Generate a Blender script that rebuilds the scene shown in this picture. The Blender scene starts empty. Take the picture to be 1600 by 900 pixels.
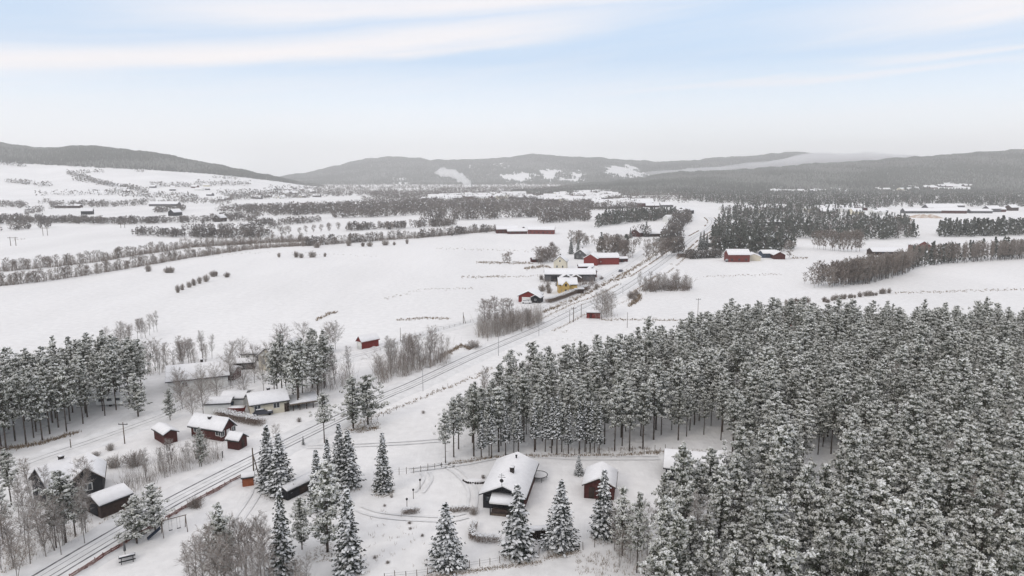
import bpy, math, random
import numpy as np
from mathutils import Vector

random.seed(5)
R = np.random.default_rng(5)
SC = bpy.context.scene
COL = SC.collection
PI = math.pi

# ---------------------------------------------------------------- camera model (photo is 1600 x 900)
CAM_H, F, PITCH = 52.0, 1067.0, math.radians(9.3)
CP, SP = math.cos(PITCH), math.sin(PITCH)


def ray(px, py):
    dx, dv = px - 800.0, 450.0 - py
    return np.array([dx, F * CP + dv * SP, -F * SP + dv * CP])


def G(px, py, z=0.0):
    d = ray(px, py)
    t = (z - CAM_H) / d[2]
    return d[0] * t, d[1] * t


def proj(x, y, z):
    zc = y * CP - (z - CAM_H) * SP
    v = y * SP + (z - CAM_H) * CP
    return 800 + F * x / zc, 450 - F * v / zc


def pxm(x, y):
    return F / (y * CP + CAM_H * SP)


# ---------------------------------------------------------------- materials
def mat(name, color, rough=0.8, var=0.0, scale=3.0, color2=None, bump=0.0, bscale=8.0, spec=0.2, metal=0.0, wave=None):
    m = bpy.data.materials.new(name)
    m.use_nodes = True
    nt = m.node_tree
    b = nt.nodes['Principled BSDF']
    b.inputs['Base Color'].default_value = (*color, 1)
    b.inputs['Roughness'].default_value = rough
    b.inputs['Specular IOR Level'].default_value = spec
    b.inputs['Metallic'].default_value = metal
    tc = nt.nodes.new('ShaderNodeTexCoord')
    if var or color2:
        n = nt.nodes.new('ShaderNodeTexNoise')
        n.inputs['Scale'].default_value = scale
        n.inputs['Detail'].default_value = 5
        nt.links.new(tc.outputs['Object'], n.inputs['Vector'])
        mx = nt.nodes.new('ShaderNodeMix')
        mx.data_type = 'RGBA'
        c2 = color2 or tuple(c * (1 - var) for c in color)
        mx.inputs[6].default_value = (*color, 1)
        mx.inputs[7].default_value = (*c2, 1)
        mr = nt.nodes.new('ShaderNodeMapRange')
        mr.inputs['From Min'].default_value = 0.35
        mr.inputs['From Max'].default_value = 0.65
        nt.links.new(n.outputs['Fac'], mr.inputs['Value'])
        nt.links.new(mr.outputs['Result'], mx.inputs[0])
        nt.links.new(mx.outputs[2], b.inputs['Base Color'])
    if bump or wave:
        bp = nt.nodes.new('ShaderNodeBump')
        bp.inputs['Strength'].default_value = bump or 0.5
        if wave:
            w = nt.nodes.new('ShaderNodeTexWave')
            w.inputs['Scale'].default_value = wave
            w.bands_direction = 'DIAGONAL'
            nt.links.new(tc.outputs['Object'], w.inputs['Vector'])
            nt.links.new(w.outputs['Fac'], bp.inputs['Height'])
            bp.inputs['Distance'].default_value = 0.05
        else:
            n2 = nt.nodes.new('ShaderNodeTexNoise')
            n2.inputs['Scale'].default_value = bscale
            n2.inputs['Detail'].default_value = 6
            nt.links.new(tc.outputs['Object'], n2.inputs['Vector'])
            nt.links.new(n2.outputs['Fac'], bp.inputs['Height'])
        nt.links.new(bp.outputs['Normal'], b.inputs['Normal'])
    return m


def plant_mat(name, c1, c2, rough=0.8):
    """one plant colour with a little variation from tree to tree"""
    m = bpy.data.materials.new(name)
    m.use_nodes = True
    nt = m.node_tree
    b = nt.nodes['Principled BSDF']
    b.inputs['Roughness'].default_value = rough
    b.inputs['Specular IOR Level'].default_value = 0.15
    oi = nt.nodes.new('ShaderNodeObjectInfo')
    mx = nt.nodes.new('ShaderNodeMix')
    mx.data_type = 'RGBA'
    mx.inputs[6].default_value = (*c1, 1)
    mx.inputs[7].default_value = (*c2, 1)
    nt.links.new(oi.outputs['Random'], mx.inputs[0])
    nt.links.new(mx.outputs[2], b.inputs['Base Color'])
    return m


def ground_mat():
    m = bpy.data.materials.new('ground_snow')
    m.use_nodes = True
    nt = m.node_tree
    N, L = nt.nodes, nt.links
    b = N['Principled BSDF']
    b.inputs['Roughness'].default_value = 0.7
    b.inputs['Specular IOR Level'].default_value = 0.15
    tc = N.new('ShaderNodeTexCoord')
    # broad patches of wind packed and fresh snow
    mp = N.new('ShaderNodeMapping')
    mp.inputs['Rotation'].default_value = (0, 0, 0.5)
    mp.inputs['Scale'].default_value = (0.02, 0.006, 1)
    L.new(tc.outputs['Object'], mp.inputs['Vector'])
    n1 = N.new('ShaderNodeTexNoise')
    n1.inputs['Scale'].default_value = 1.0
    n1.inputs['Detail'].default_value = 8
    n1.inputs['Roughness'].default_value = 0.6
    L.new(mp.outputs['Vector'], n1.inputs['Vector'])
    n2 = N.new('ShaderNodeTexNoise')
    n2.inputs['Scale'].default_value = 0.5
    n2.inputs['Detail'].default_value = 8
    L.new(tc.outputs['Object'], n2.inputs['Vector'])
    ad = N.new('ShaderNodeMath')
    ad.operation = 'ADD'
    L.new(n1.outputs['Fac'], ad.inputs[0])
    L.new(n2.outputs['Fac'], ad.inputs[1])
    mr = N.new('ShaderNodeMapRange')
    mr.inputs['From Min'].default_value = 0.75
    mr.inputs['From Max'].default_value = 1.25
    L.new(ad.outputs[0], mr.inputs['Value'])
    mp4 = N.new('ShaderNodeMapping')
    mp4.inputs['Rotation'].default_value = (0, 0, -.9)
    mp4.inputs['Scale'].default_value = (0.22, 0.035, 1)
    L.new(tc.outputs['Object'], mp4.inputs['Vector'])
    n4 = N.new('ShaderNodeTexNoise')
    n4.inputs['Scale'].default_value = 1.0
    n4.inputs['Detail'].default_value = 9
    n4.inputs['Roughness'].default_value = .65
    L.new(mp4.outputs['Vector'], n4.inputs['Vector'])
    mx = N.new('ShaderNodeMix')
    mx.data_type = 'RGBA'
    mx.inputs[6].default_value = (0.745, 0.74, 0.735, 1)
    mx.inputs[7].default_value = (0.86, 0.855, 0.85, 1)
    L.new(mr.outputs['Result'], mx.inputs[0])
    # sparse stubble showing through the snow
    n3 = N.new('ShaderNodeTexNoise')
    n3.inputs['Scale'].default_value = 1.4
    n3.inputs['Detail'].default_value = 10
    n3.inputs['Roughness'].default_value = 0.7
    L.new(tc.outputs['Object'], n3.inputs['Vector'])
    m3 = N.new('ShaderNodeMapRange')
    m3.inputs['From Min'].default_value = 0.66
    m3.inputs['From Max'].default_value = 0.76
    m3.inputs['To Max'].default_value = 0.55
    L.new(n3.outputs['Fac'], m3.inputs['Value'])
    mx2 = N.new('ShaderNodeMix')
    mx2.data_type = 'RGBA'
    L.new(m3.outputs['Result'], mx2.inputs[0])
    L.new(mx.outputs[2], mx2.inputs[6])
    mx2.inputs[7].default_value = (0.42, 0.39, 0.34, 1)
    L.new(mx2.outputs[2], b.inputs['Base Color'])
    bp = N.new('ShaderNodeBump')
    bp.inputs['Strength'].default_value = 0.35
    bp.inputs['Distance'].default_value = 0.5
    hs_ = N.new('ShaderNodeMath')
    hs_.operation = 'MULTIPLY_ADD'
    hs_.inputs[1].default_value = 2.2
    L.new(n4.outputs['Fac'], hs_.inputs[0])
    L.new(n2.outputs['Fac'], hs_.inputs[2])
    L.new(hs_.outputs[0], bp.inputs['Height'])
    L.new(bp.outputs['Normal'], b.inputs['Normal'])
    return m


M = {}
M['ground'] = ground_mat()
M['snow'] = mat('snow', (0.86, 0.86, 0.87), 0.7, var=0.06, scale=1.5, bump=0.15, bscale=2.0)
M['packed'] = mat('packed_snow', (0.80, 0.80, 0.80), 0.6, var=0.12, scale=0.6, bump=0.2, bscale=3)
M['asphalt'] = mat('wet_asphalt', (0.07, 0.07, 0.08), 0.6, color2=(0.25, 0.25, 0.26), scale=0.7)
M['asphalt_thin'] = mat('snowy_asphalt', (0.16, 0.16, 0.17), 0.6, color2=(0.5, 0.5, 0.5), scale=0.5)
M['needle'] = plant_mat('needles', (0.062, 0.070, 0.048), (0.095, 0.102, 0.075))
M['needle_frost'] = plant_mat('frosted_needles', (0.46, 0.46, 0.41), (0.74, 0.74, 0.68))
M['needle_frost_dull'] = plant_mat('dull_frosted_needles', (0.42, 0.425, 0.385), (0.54, 0.54, 0.50))
M['spruce_needle'] = plant_mat('spruce_needles', (0.024, 0.032, 0.026), (0.036, 0.044, 0.032))
M['tree_snow'] = mat('snow_on_branches', (0.80, 0.81, 0.82), 0.7)
M['rime'] = plant_mat('rime_on_needles', (0.60, 0.605, 0.59), (0.84, 0.845, 0.84))
M['rime_dull'] = plant_mat('thin_rime_on_needles', (0.58, 0.58, 0.56), (0.68, 0.68, 0.66))
M['pine_bark'] = mat('pine_bark', (0.10, 0.075, 0.06), 0.9, color2=(0.05, 0.042, 0.038), scale=2)
M['birch_bark'] = mat('birch_bark', (0.34, 0.32, 0.30), 0.8, color2=(0.10, 0.085, 0.075), scale=1.6)
M['twig'] = plant_mat('bare_twigs', (0.19, 0.155, 0.135), (0.29, 0.25, 0.22))
M['twig_frost'] = plant_mat('frosted_twigs', (0.40, 0.385, 0.37), (0.54, 0.525, 0.51))
M['hedge_twig'] = mat('hedge_twigs', (0.16, 0.115, 0.09), 0.9, color2=(0.24, 0.19, 0.16), scale=5)
M['dry_grass'] = mat('dry_grass', (0.30, 0.23, 0.15), 0.9, color2=(0.16, 0.12, 0.09), scale=3)
M['red'] = mat('red_boards', (0.23, 0.035, 0.03), 0.75, color2=(0.16, 0.028, 0.025), scale=2, wave=6)
M['far_red'] = mat('distance_muted_red', (0.17, 0.045, 0.04), 0.8, var=.2, scale=1)  # red muted for the distant farms, the distance painted into the colour
M['darkred'] = mat('dark_red_boards', (0.085, 0.025, 0.022), 0.75, var=0.3, scale=2, wave=6)
M['brown'] = mat('brown_boards', (0.06, 0.04, 0.033), 0.8, var=0.3, scale=2, wave=6)
M['black'] = mat('black_boards', (0.022, 0.023, 0.028), 0.7, var=0.25, scale=2, wave=6)
M['blue'] = mat('dark_blue_boards', (0.05, 0.07, 0.11), 0.7, var=0.25, scale=2, wave=6)
M['grey'] = mat('grey_boards', (0.13, 0.13, 0.135), 0.8, var=0.4, scale=1.5, wave=6)
M['yellow'] = mat('yellow_boards', (0.55, 0.38, 0.13), 0.7, var=0.1, scale=2, wave=6)
M['cream'] = mat('cream_boards', (0.68, 0.63, 0.51), 0.7, var=0.1, scale=2, wave=6)
M['white'] = mat('white_paint', (0.75, 0.75, 0.73), 0.6, var=0.06, scale=2)
M['orange'] = mat('orange_boards', (0.36, 0.11, 0.05), 0.7, var=0.3, scale=2, wave=6)
M['fence_red'] = mat('red_brown_fence', (0.17, 0.06, 0.05), 0.8, color2=(0.32, 0.24, 0.22), scale=1.2)
M['wood'] = mat('weathered_wood', (0.16, 0.125, 0.10), 0.85, var=0.4, scale=4)
M['metal'] = mat('grey_steel', (0.35, 0.35, 0.36), 0.45, metal=0.7, var=0.1)
M['dark'] = mat('dark_metal', (0.03, 0.03, 0.033), 0.5, var=0.1)
M['glass'] = mat('window_glass', (0.035, 0.042, 0.05), 0.12, spec=0.6)
M['brick'] = mat('soot_dark_brick', (0.05, 0.042, 0.04), 0.9, var=0.3, scale=6)
M['car_white'] = mat('white_car_paint', (0.7, 0.7, 0.7), 0.3, spec=0.5)
M['car_dark'] = mat('dark_car_paint', (0.05, 0.055, 0.07), 0.3, spec=0.5)
M['tyre'] = mat('rubber', (0.02, 0.02, 0.02), 0.9)
M['straw'] = mat('sawdust_heap', (0.40, 0.27, 0.18), 0.9, color2=(0.7, 0.66, 0.62), scale=0.25)
M['far_needle'] = mat('far_needles', (0.075, 0.083, 0.07), 0.9, color2=(0.125, 0.13, 0.118), scale=0.05)
M['mid_needle'] = mat('dull_frosted_conifers', (0.085, 0.093, 0.08), 0.9, color2=(0.15, 0.155, 0.14), scale=0.12)
M['far_frost'] = mat('far_frosted_needles', (0.24, 0.245, 0.23), 0.9, color2=(0.16, 0.165, 0.155), scale=0.05)
M['far_twig'] = mat('far_twigs', (0.19, 0.17, 0.155), 0.9, color2=(0.12, 0.11, 0.105), scale=0.05)
M['forest_floor'] = mat('darkened_wood_floor', (0.16, 0.16, 0.155), 0.9, color2=(0.26, 0.26, 0.255), scale=0.02)  # ground darkened inside the woods to hide white gaps between the cones
M['hill_ground'] = mat('hill_snow', (0.84, 0.84, 0.84), 0.9, color2=(0.78, 0.78, 0.78), scale=0.01)


# ---------------------------------------------------------------- mesh building
class MB:
    """collects polygons and links them as one mesh object"""

    def __init__(self):
        self.v, self.p, self.n = [], [], 0

    def add(self, v, faces, mi=0):
        v = np.asarray(v, float).reshape(-1, 3)
        f = np.asarray(faces, int)
        if f.ndim == 1:
            f = f[None]
        if np.isscalar(mi):
            mi = np.full(len(f), mi, int)
        self.v.append(v)
        self.p.append((f + self.n, mi))
        self.n += len(v)

    def quads(self, c, u, w, mi=0):
        """n quads with centres c and half axes u, w"""
        n = len(c)
        v = np.stack([c - u - w, c + u - w, c + u + w, c - u + w], 1).reshape(-1, 3)
        self.add(v, np.arange(4 * n).reshape(n, 4), mi)

    def blades(self, a, b, side, mi=0):
        """n thin triangles from a (wide end) to b"""
        n = len(a)
        v = np.stack([a - side, a + side, b], 1).reshape(-1, 3)
        self.add(v, np.arange(3 * n).reshape(n, 3), mi)

    def box(self, x0, x1, y0, y1, z0, z1, mi=0):
        v = [(x0, y0, z0), (x1, y0, z0), (x1, y1, z0), (x0, y1, z0), (x0, y0, z1), (x1, y0, z1), (x1, y1, z1), (x0, y1, z1)]
        self.add(v, [(0, 3, 2, 1), (4, 5, 6, 7), (0, 1, 5, 4), (1, 2, 6, 5), (2, 3, 7, 6), (3, 0, 4, 7)], mi)

    def tube(self, pts, rads, k=6, mi=0):
        pts = [np.asarray(p, float) for p in pts]
        rings = []
        for i, p in enumerate(pts):
            d = pts[min(i + 1, len(pts) - 1)] - pts[max(i - 1, 0)]
            d = d / (np.linalg.norm(d) + 1e-9)
            a = np.cross(d, (0, 0, 1.0) if abs(d[2]) < 0.9 else (1.0, 0, 0))
            a /= np.linalg.norm(a)
            b = np.cross(d, a)
            th = np.arange(k) * 2 * PI / k
            rings.append(p + rads[i] * (np.cos(th)[:, None] * a + np.sin(th)[:, None] * b))
        v = np.concatenate(rings)
        fs = []
        for i in range(len(pts) - 1):
            for j in range(k):
                fs.append((i * k + j, i * k + (j + 1) % k, (i + 1) * k + (j + 1) % k, (i + 1) * k + j))
        self.add(v, fs, mi)
        off = (len(pts) - 1) * k
        n0 = self.n - len(v)
        self.p.append((np.arange(k)[None] + n0 + off, np.array([mi])))
        self.p.append((np.arange(k)[None, ::-1] + n0, np.array([mi])))

    def mesh(self, name, mats):
        me = bpy.data.meshes.new(name)
        V = np.concatenate(self.v)
        me.vertices.add(len(V))
        me.vertices.foreach_set('co', V.astype(np.float32).ravel())
        tot = np.concatenate([np.full(len(f), f.shape[1]) for f, _ in self.p])
        loops = np.concatenate([f.ravel() for f, _ in self.p])
        mi = np.concatenate([m for _, m in self.p])
        me.loops.add(len(loops))
        me.loops.foreach_set('vertex_index', loops.astype(np.int32))
        me.polygons.add(len(tot))
        st = np.concatenate([[0], np.cumsum(tot)[:-1]])
        me.polygons.foreach_set('loop_start', st.astype(np.int32))
        me.polygons.foreach_set('loop_total', tot.astype(np.int32))
        for m in mats:
            me.materials.append(M[m])
        me.polygons.foreach_set('material_index', mi.astype(np.int32))
        me.update(calc_edges=True)
        return me

    def build(self, name, mats, parent=None, **kw):
        if isinstance(mats, str):
            mats = [mats]
        return link(name, self.mesh(name, mats), parent, **kw)


def link(name, me, parent=None, loc=None, rz=0, sc=None):
    o = bpy.data.objects.new(name, me)
    COL.objects.link(o)
    if parent is not None:
        o.parent = parent
    if loc is not None:
        o.location = loc
    o.rotation_euler = (0, 0, rz)
    if sc is not None:
        o.scale = sc
    return o


def tag(o, label, cat, group=None, kind=None):
    o['label'] = label
    if cat:
        o['category'] = cat
    if group:
        o['group'] = group
    if kind:
        o['kind'] = kind
    return o


def thing(name, label, cat, x, y, rz=0, group=None, z=0, sc=None):
    return tag(link(name, None, None, (x, y, z), rz, sc), label, cat, group)


def smooth(t):
    t = np.clip(t, 0, 1)
    return t * t * (3 - 2 * t)


def unit(n):
    v = R.normal(size=(n, 3))
    return v / np.linalg.norm(v, axis=1)[:, None]


def perp(d):
    v = np.cross(d, unit(len(d)))
    return v / (np.linalg.norm(v, axis=1)[:, None] + 1e-9)


# ---------------------------------------------------------------- trees (each maker returns (trunk mesh, crown mesh))
def tufts(mb, c, size, frost, snow, lod=1.0):
    """needle tufts round points c, some frosted, snow lying on the upper side. materials 0 needle, 1 frosted, 2 snow"""
    n = len(c)
    d = unit(n)
    d[:, 2] *= 0.9
    d /= np.linalg.norm(d, axis=1)[:, None]
    w = perp(d)
    s = size * R.uniform(0.6, 1.25, n)[:, None]
    mi = np.where(R.random(n) < frost, 1, 0)
    mb.quads(c, d * s, w * s * 0.38, mi)
    k = R.random(n) < snow
    c2 = c[k] + np.stack([R.normal(0, size * .4, k.sum()), R.normal(0, size * .4, k.sum()), np.full(k.sum(), size * 0.5)], 1)
    nrm = np.stack([R.normal(0, .75, len(c2)), R.normal(0, .75, len(c2)), np.ones(len(c2))], 1)
    nrm /= np.linalg.norm(nrm, axis=1)[:, None]
    u = np.cross(nrm, unit(len(c2)))
    u /= np.linalg.norm(u, axis=1)[:, None]
    v = np.cross(nrm, u)
    s2 = size * R.uniform(0.45, 1.0, len(c2))[:, None]
    mb.quads(c2, u * s2, v * s2 * 0.55, 2)


def pine(h, cb, rmax, whorls=13, arms=5, npad=3, per=18, size=0.18, frost=0.6, snow=0.6, top=0.62):
    tr = MB()
    bend = R.normal(0, 0.012, 2) * h
    zs = np.linspace(-0.4, h * 0.98, 7)
    pts = [(bend[0] * (z / h) ** 2, bend[1] * (z / h) ** 2, z) for z in zs]
    tr.tube(pts, [0.018 * h * (1 - 0.85 * max(z, 0) / h) ** 0.8 * 0.55 + 0.02 for z in zs], 6)
    for i in range(7):                       # dead limbs below the crown
        z = R.uniform(0.08, cb) * h
        a = R.uniform(0, 2 * PI)
        l = R.uniform(0.5, 1.4)
        tr.tube([(0, 0, z), (l * math.cos(a), l * math.sin(a), z + R.uniform(-.2, .3))], [0.035, 0.01], 3)
    cr = MB()
    C, FR, SW = [], [], []
    lean = R.uniform(0, 2 * PI)

    def pad(pc, pr, n, out, hgt=1.0):
        o = unit(n) * (R.random(n) ** 0.4)[:, None]
        C.append(pc + o * (pr, pr, pr * 0.75))
        up = smooth((o[:, 2] + 0.55) / 1.0)
        k = R.uniform(0.75, 1.3) * (0.5 + 0.5 * out) * hgt
        FR.append(frost * (0.10 + 1.1 * up) * k)
        SW.append(snow * (0.02 + 1.15 * up) * k)

    for w in range(whorls):
        s = (w + 0.4) / whorls
        t = cb + (1 - cb) * s
        env = min(1.0, 0.5 + s / 0.28) * max(0.0, 1 - max(0, (s - 0.12) / 0.88) ** 1.2) ** top + 0.07
        n = arms if s < .8 else max(3, arms - 1)
        a0 = R.uniform(0, 2 * PI)
        for q in range(n):
            a = a0 + 2 * PI * q / n + R.normal(0, 0.3)
            l = rmax * env * R.uniform(0.6, 1.2) * (1 + .15 * math.cos(a - lean))
            z = t * h + R.normal(0, .22)
            up = R.uniform(-0.05, 0.3) + 0.45 * s
            e = np.array([l * math.cos(a), l * math.sin(a), l * up])
            b0 = np.array([bend[0] * t * t, bend[1] * t * t, z])
            tr.tube([b0, b0 + e * 0.85], [0.045, 0.012], 3)
            m = npad if l > .9 else max(1, npad - 1)
            pad(b0 + e * .3 + R.normal(0, .1, 3), .3 + .1 * l, per // 2, 0.0, .25)
            for f in np.linspace(0.58, 1.0, m) if m > 1 else [0.85]:
                pr = (0.20 + 0.15 * l) * R.uniform(.7, 1.25)
                pc = b0 + e * f + np.append(R.normal(0, .26 * l * f, 2), R.normal(0, .1))
                pad(pc, pr, per, f, .8 + .4 * s)
    for zt, pr in ((0.93, .42), (.97, .3), (1.0, .2)):
        pad(np.array([bend[0], bend[1], h * zt]), pr, per, 1.0, 1.3)
    tufts(cr, np.concatenate(C), size, np.concatenate(FR), np.concatenate(SW))
    return tr.mesh('pine_trunk', ['pine_bark']), cr.mesh('pine_crown', ['needle', 'needle_frost', 'rime'])


def spruce(h, rb, base=0.06, frost=0.08, snow=0.62, step=0.33, dens=1.0, power=0.9):
    tr = MB()
    zs = np.linspace(-0.4, h * 0.97, 5)
    tr.tube([(0, 0, z) for z in zs], [0.011 * h * (1 - 0.93 * max(z, 0) / h) + 0.015 for z in zs], 6)
    cr = MB()
    A, B, S, MI = [], [], [], []
    SN = []
    z = base * h
    lobes = R.uniform(0, 2 * PI, 3)
    while z < h * 0.985:
        s = z / h
        rl = rb * (1 - s) ** power * (0.86 + 0.14 * math.sin(z * 5.1)) + 0.10
        nb = max(5, int((4.5 + rl * 3.6) * dens))
        a0 = R.uniform(0, 2 * PI)
        for k in range(nb):
            a = a0 + 2 * PI * k / nb + R.normal(0, 0.15)
            l = rl * R.uniform(0.68, 1.14) * (1 + 0.10 * math.cos(a - lobes[0]) + 0.07 * math.cos(2 * a - lobes[1]))
            out = np.array([math.cos(a), math.sin(a), 0])
            sd = np.array([-math.sin(a), math.cos(a), 0])
            zz = z + R.normal(0, step * 0.35)
            ns = max(2, int(l / 0.26))
            f = (np.arange(ns) + R.random(ns)) / ns
            f = 0.15 + 0.85 * f
            droop = -0.42 * l * f + 0.26 * l * f ** 3 + 0.5 * s * l * f
            p = np.array([0, 0, zz]) + out * (l * f)[:, None] + np.stack([0 * f, 0 * f, droop], 1)
            for sg in (-1, 1):
                tl = (0.20 + 0.34 * l * 0.5 * (1 - 0.6 * f)) * R.uniform(0.7, 1.25, ns)
                e = p + out * (tl * 0.7)[:, None] + sd * (sg * tl * 0.75)[:, None] + np.stack([0 * tl, 0 * tl, -tl * R.uniform(0.15, 0.7, ns)], 1)
                A.append(p)
                B.append(e)
                S.append(np.tile(out * 0.06 + np.array([0, 0, 0.085]), (ns, 1)))
            # hanging under-twigs
            A.append(p)
            B.append(p + np.stack([R.normal(0, .08, ns), R.normal(0, .08, ns), -R.uniform(.15, .45, ns)], 1) + out * 0.1)
            S.append(np.tile(sd * 0.09, (ns, 1)))
            k2 = R.random(ns) < snow * (0.55 + 0.45 * f)
            q = p[k2] + np.stack([0 * f[k2], 0 * f[k2], 0 * f[k2] + 0.07], 1) + sd * R.normal(0, 0.11, k2.sum())[:, None]
            if len(q):
                u = out * 1.0 + np.array([0, 0, -0.25])
                SN.append((q, np.tile(u, (len(q), 1)) * R.uniform(0.11, 0.26, len(q))[:, None], np.tile(sd, (len(q), 1)) * R.uniform(0.07, 0.20, len(q))[:, None] + np.stack([np.zeros(len(q)), np.zeros(len(q)), R.normal(0, .05, len(q))], 1)))
        z += step * R.uniform(0.75, 1.2) * (1 - 0.35 * s)
    A, B, S = np.concatenate(A), np.concatenate(B), np.concatenate(S)
    # leader
    n = len(A)
    cr.blades(A, B, S, np.where(R.random(n) < frost, 1, 0))
    q = np.concatenate([s[0] for s in SN])
    cr.quads(q, np.concatenate([s[1] for s in SN]), np.concatenate([s[2] for s in SN]), 2)
    cr.tube([(0, 0, h * 0.93), (0, 0, h * 1.01)], [0.06, 0.015], 4, 1)
    return tr.mesh('spruce_trunk', ['pine_bark']), cr.mesh('spruce_crown', ['spruce_needle', 'needle_frost', 'tree_snow'])


def bare(h, spread, nmain=16, nsub=6, ntw=7, frost=0.3, base=0.25, stems=1, tw=0.016, bark='birch_bark', rise=(0.7, 1.5)):
    tr, cr = MB(), MB()
    for st in range(stems):
        lean = R.normal(0, 0.05 if stems == 1 else 0.16, 2) * h
        hh = h * R.uniform(0.8, 1.0) if stems > 1 else h

        def axis(t):
            return np.array([lean[0] * t ** 1.3, lean[1] * t ** 1.3, hh * t])

        ts = np.linspace(-0.03, 0.98, 6)
        tr.tube([axis(max(t, 0)) + np.array([0, 0, min(t, 0) * hh]) for t in ts], [0.0085 * hh * (1 - 0.9 * max(t, 0)) / stems ** .4 + 0.012 for t in ts], 5)
        for i in range(nmain):
            t = base + (0.97 - base) * (i + R.random()) / nmain
            a = i * 2.4 + R.normal(0, .4)
            s = (t - base) / (1 - base)
            l = spread * (0.5 + 0.9 * math.sin(PI * min(1, s * 0.8 + 0.15))) * R.uniform(0.6, 1.1)
            up = R.uniform(*rise)
            e = np.array([math.cos(a), math.sin(a), up])
            e = e / np.linalg.norm(e) * l
            p0 = axis(t)
            p1 = p0 + e * 0.5 + (0, 0, 0.06 * l)
            p2 = p0 + e + (0, 0, -0.02 * l)
            cr.tube([p0, p1, p2], [0.026 * l / 2.2 + .010, 0.016 * l / 2.2 + .007, 0.006], 3, 0)
            A, B = [], []
            for j in range(nsub):
                f = R.uniform(0.25, 1.0)
                q0 = p0 + (p1 - p0) * min(1, f * 2) if f < .5 else p1 + (p2 - p1) * (f - .5) * 2
                d = e / np.linalg.norm(e) + R.normal(0, 0.6, 3) + (0, 0, 0.2)
                d /= np.linalg.norm(d)
                ql = l * R.uniform(0.25, 0.55)
                q1 = q0 + d * ql
                A.append(q0)
                B.append(q1)
                for k in range(ntw):
                    g = R.uniform(0.15, 1)
                    r0 = q0 + (q1 - q0) * g
                    dd = d + R.normal(0, 0.65, 3) + (0, 0, -0.05)
                    dd /= np.linalg.norm(dd)
                    A.append(r0)
                    B.append(r0 + dd * R.uniform(0.25, 0.75) * (0.5 + 0.2 * l))
            A, B = np.array(A), np.array(B)
            cr.blades(A, B, perp(B - A) * tw * R.uniform(0.7, 1.5, len(A))[:, None], np.where(R.random(len(A)) < frost, 1, 0))
    return tr.mesh('bare_trunk', [bark]), cr.mesh('bare_crown', ['twig', 'twig_frost'])


def bush_mesh(h, w, n=260, frost=0.3, tw=0.02, mats=('twig', 'twig_frost')):
    mb = MB()
    A, B = [], []
    for i in range(n):
        a = R.uniform(0, 2 * PI)
        l = R.uniform(0.0, 1) ** 0.6
        b = np.array([R.normal(0, w * .12), R.normal(0, w * .12), -0.1])
        e = np.array([math.cos(a) * w * .5 * l, math.sin(a) * w * .5 * l, h * math.sqrt(max(.05, 1 - .85 * l * l)) * R.uniform(.6, .95)])
        A.append(b)
        B.append(e)
        for k in range(3):
            f = R.uniform(.4, .95)
            p = b + (e - b) * f
            d = (e - b) / np.linalg.norm(e - b) + R.normal(0, .5, 3)
            A.append(p)
            B.append(p + d * h * R.uniform(.08, .2))
    A, B = np.array(A), np.array(B)
    B[:, 2] = np.maximum(B[:, 2], 0.05)
    mb.blades(A, B, perp(B - A) * tw * R.uniform(.6, 1.4, len(A))[:, None], np.where(R.random(len(A)) < frost, 1, 0))
    return mb.mesh('bush', list(mats))


PINES = [pine(R.uniform(15.5, 17), R.uniform(0.28, 0.42), R.uniform(2.2, 2.9), 12, 5, 2, 24, 0.17, R.uniform(.75, 1.0), R.uniform(.65, .95)) for _ in range(8)]
PINES_LOW = [pine(R.uniform(10.5, 12), R.uniform(0.10, 0.18), R.uniform(1.9, 2.3), 12, 5, 2, 24, 0.15, R.uniform(.75, 1.0), R.uniform(.65, .95)) for _ in range(5)]
PINES_FAR = [pine(R.uniform(15, 16.5), R.uniform(0.30, 0.42), R.uniform(2.2, 2.8), 11, 5, 2, 12, 0.22, R.uniform(.75, 1.0), R.uniform(.65, .95)) for _ in range(6)]
SPRUCES = [spruce(12, 2.55, 0.05), spruce(12, 2.2, 0.04, snow=.55), spruce(12, 2.8, 0.05, snow=.7), spruce(12, 2.3, 0.06, snow=.5)]
SPRUCES_EDGE = [spruce(13, 1.7, 0.24, snow=.6, step=.42), spruce(13, 1.9, 0.30, snow=.66, step=.42)]
BIRCHES = [bare(10, 1.8, nmain=22, nsub=10, ntw=10, frost=f, tw=.014, rise=(1.2, 2.4)) for f in (0.25, 0.4, 0.55, 0.7)] + [bare(10, 2.2, frost=.25, nmain=22, base=.2, stems=2, nsub=8, ntw=9, tw=.014)]
BROAD = [bare(10, 3.0, nmain=26, nsub=11, ntw=12, frost=f, base=0.14, tw=.015) for f in (0.35, 0.6)]
LARCH = [bare(12, 1.7, nmain=44, nsub=8, ntw=10, frost=.1, base=.12, tw=.018, bark='pine_bark')]
BELT = [bare(10, 2.6, nmain=18, nsub=8, ntw=9, frost=f, base=0.08, tw=.07) for f in (.06, .16)] + [bare(10, 3.0, nmain=15, nsub=7, ntw=9, frost=.1, base=0.05, tw=.07, stems=2)]
BUSHES = [bush_mesh(2.0, 2.6, 200, .3), bush_mesh(2.0, 2.4, 200, .5), bush_mesh(2.0, 3.0, 220, .15)]
BUSHES_BIG = [bush_mesh(2.0, 1.9, 150, .2, .03), bush_mesh(2.0, 2.3, 150, .1, .03), bush_mesh(2.0, 1.5, 130, .15, .03)]


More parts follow.
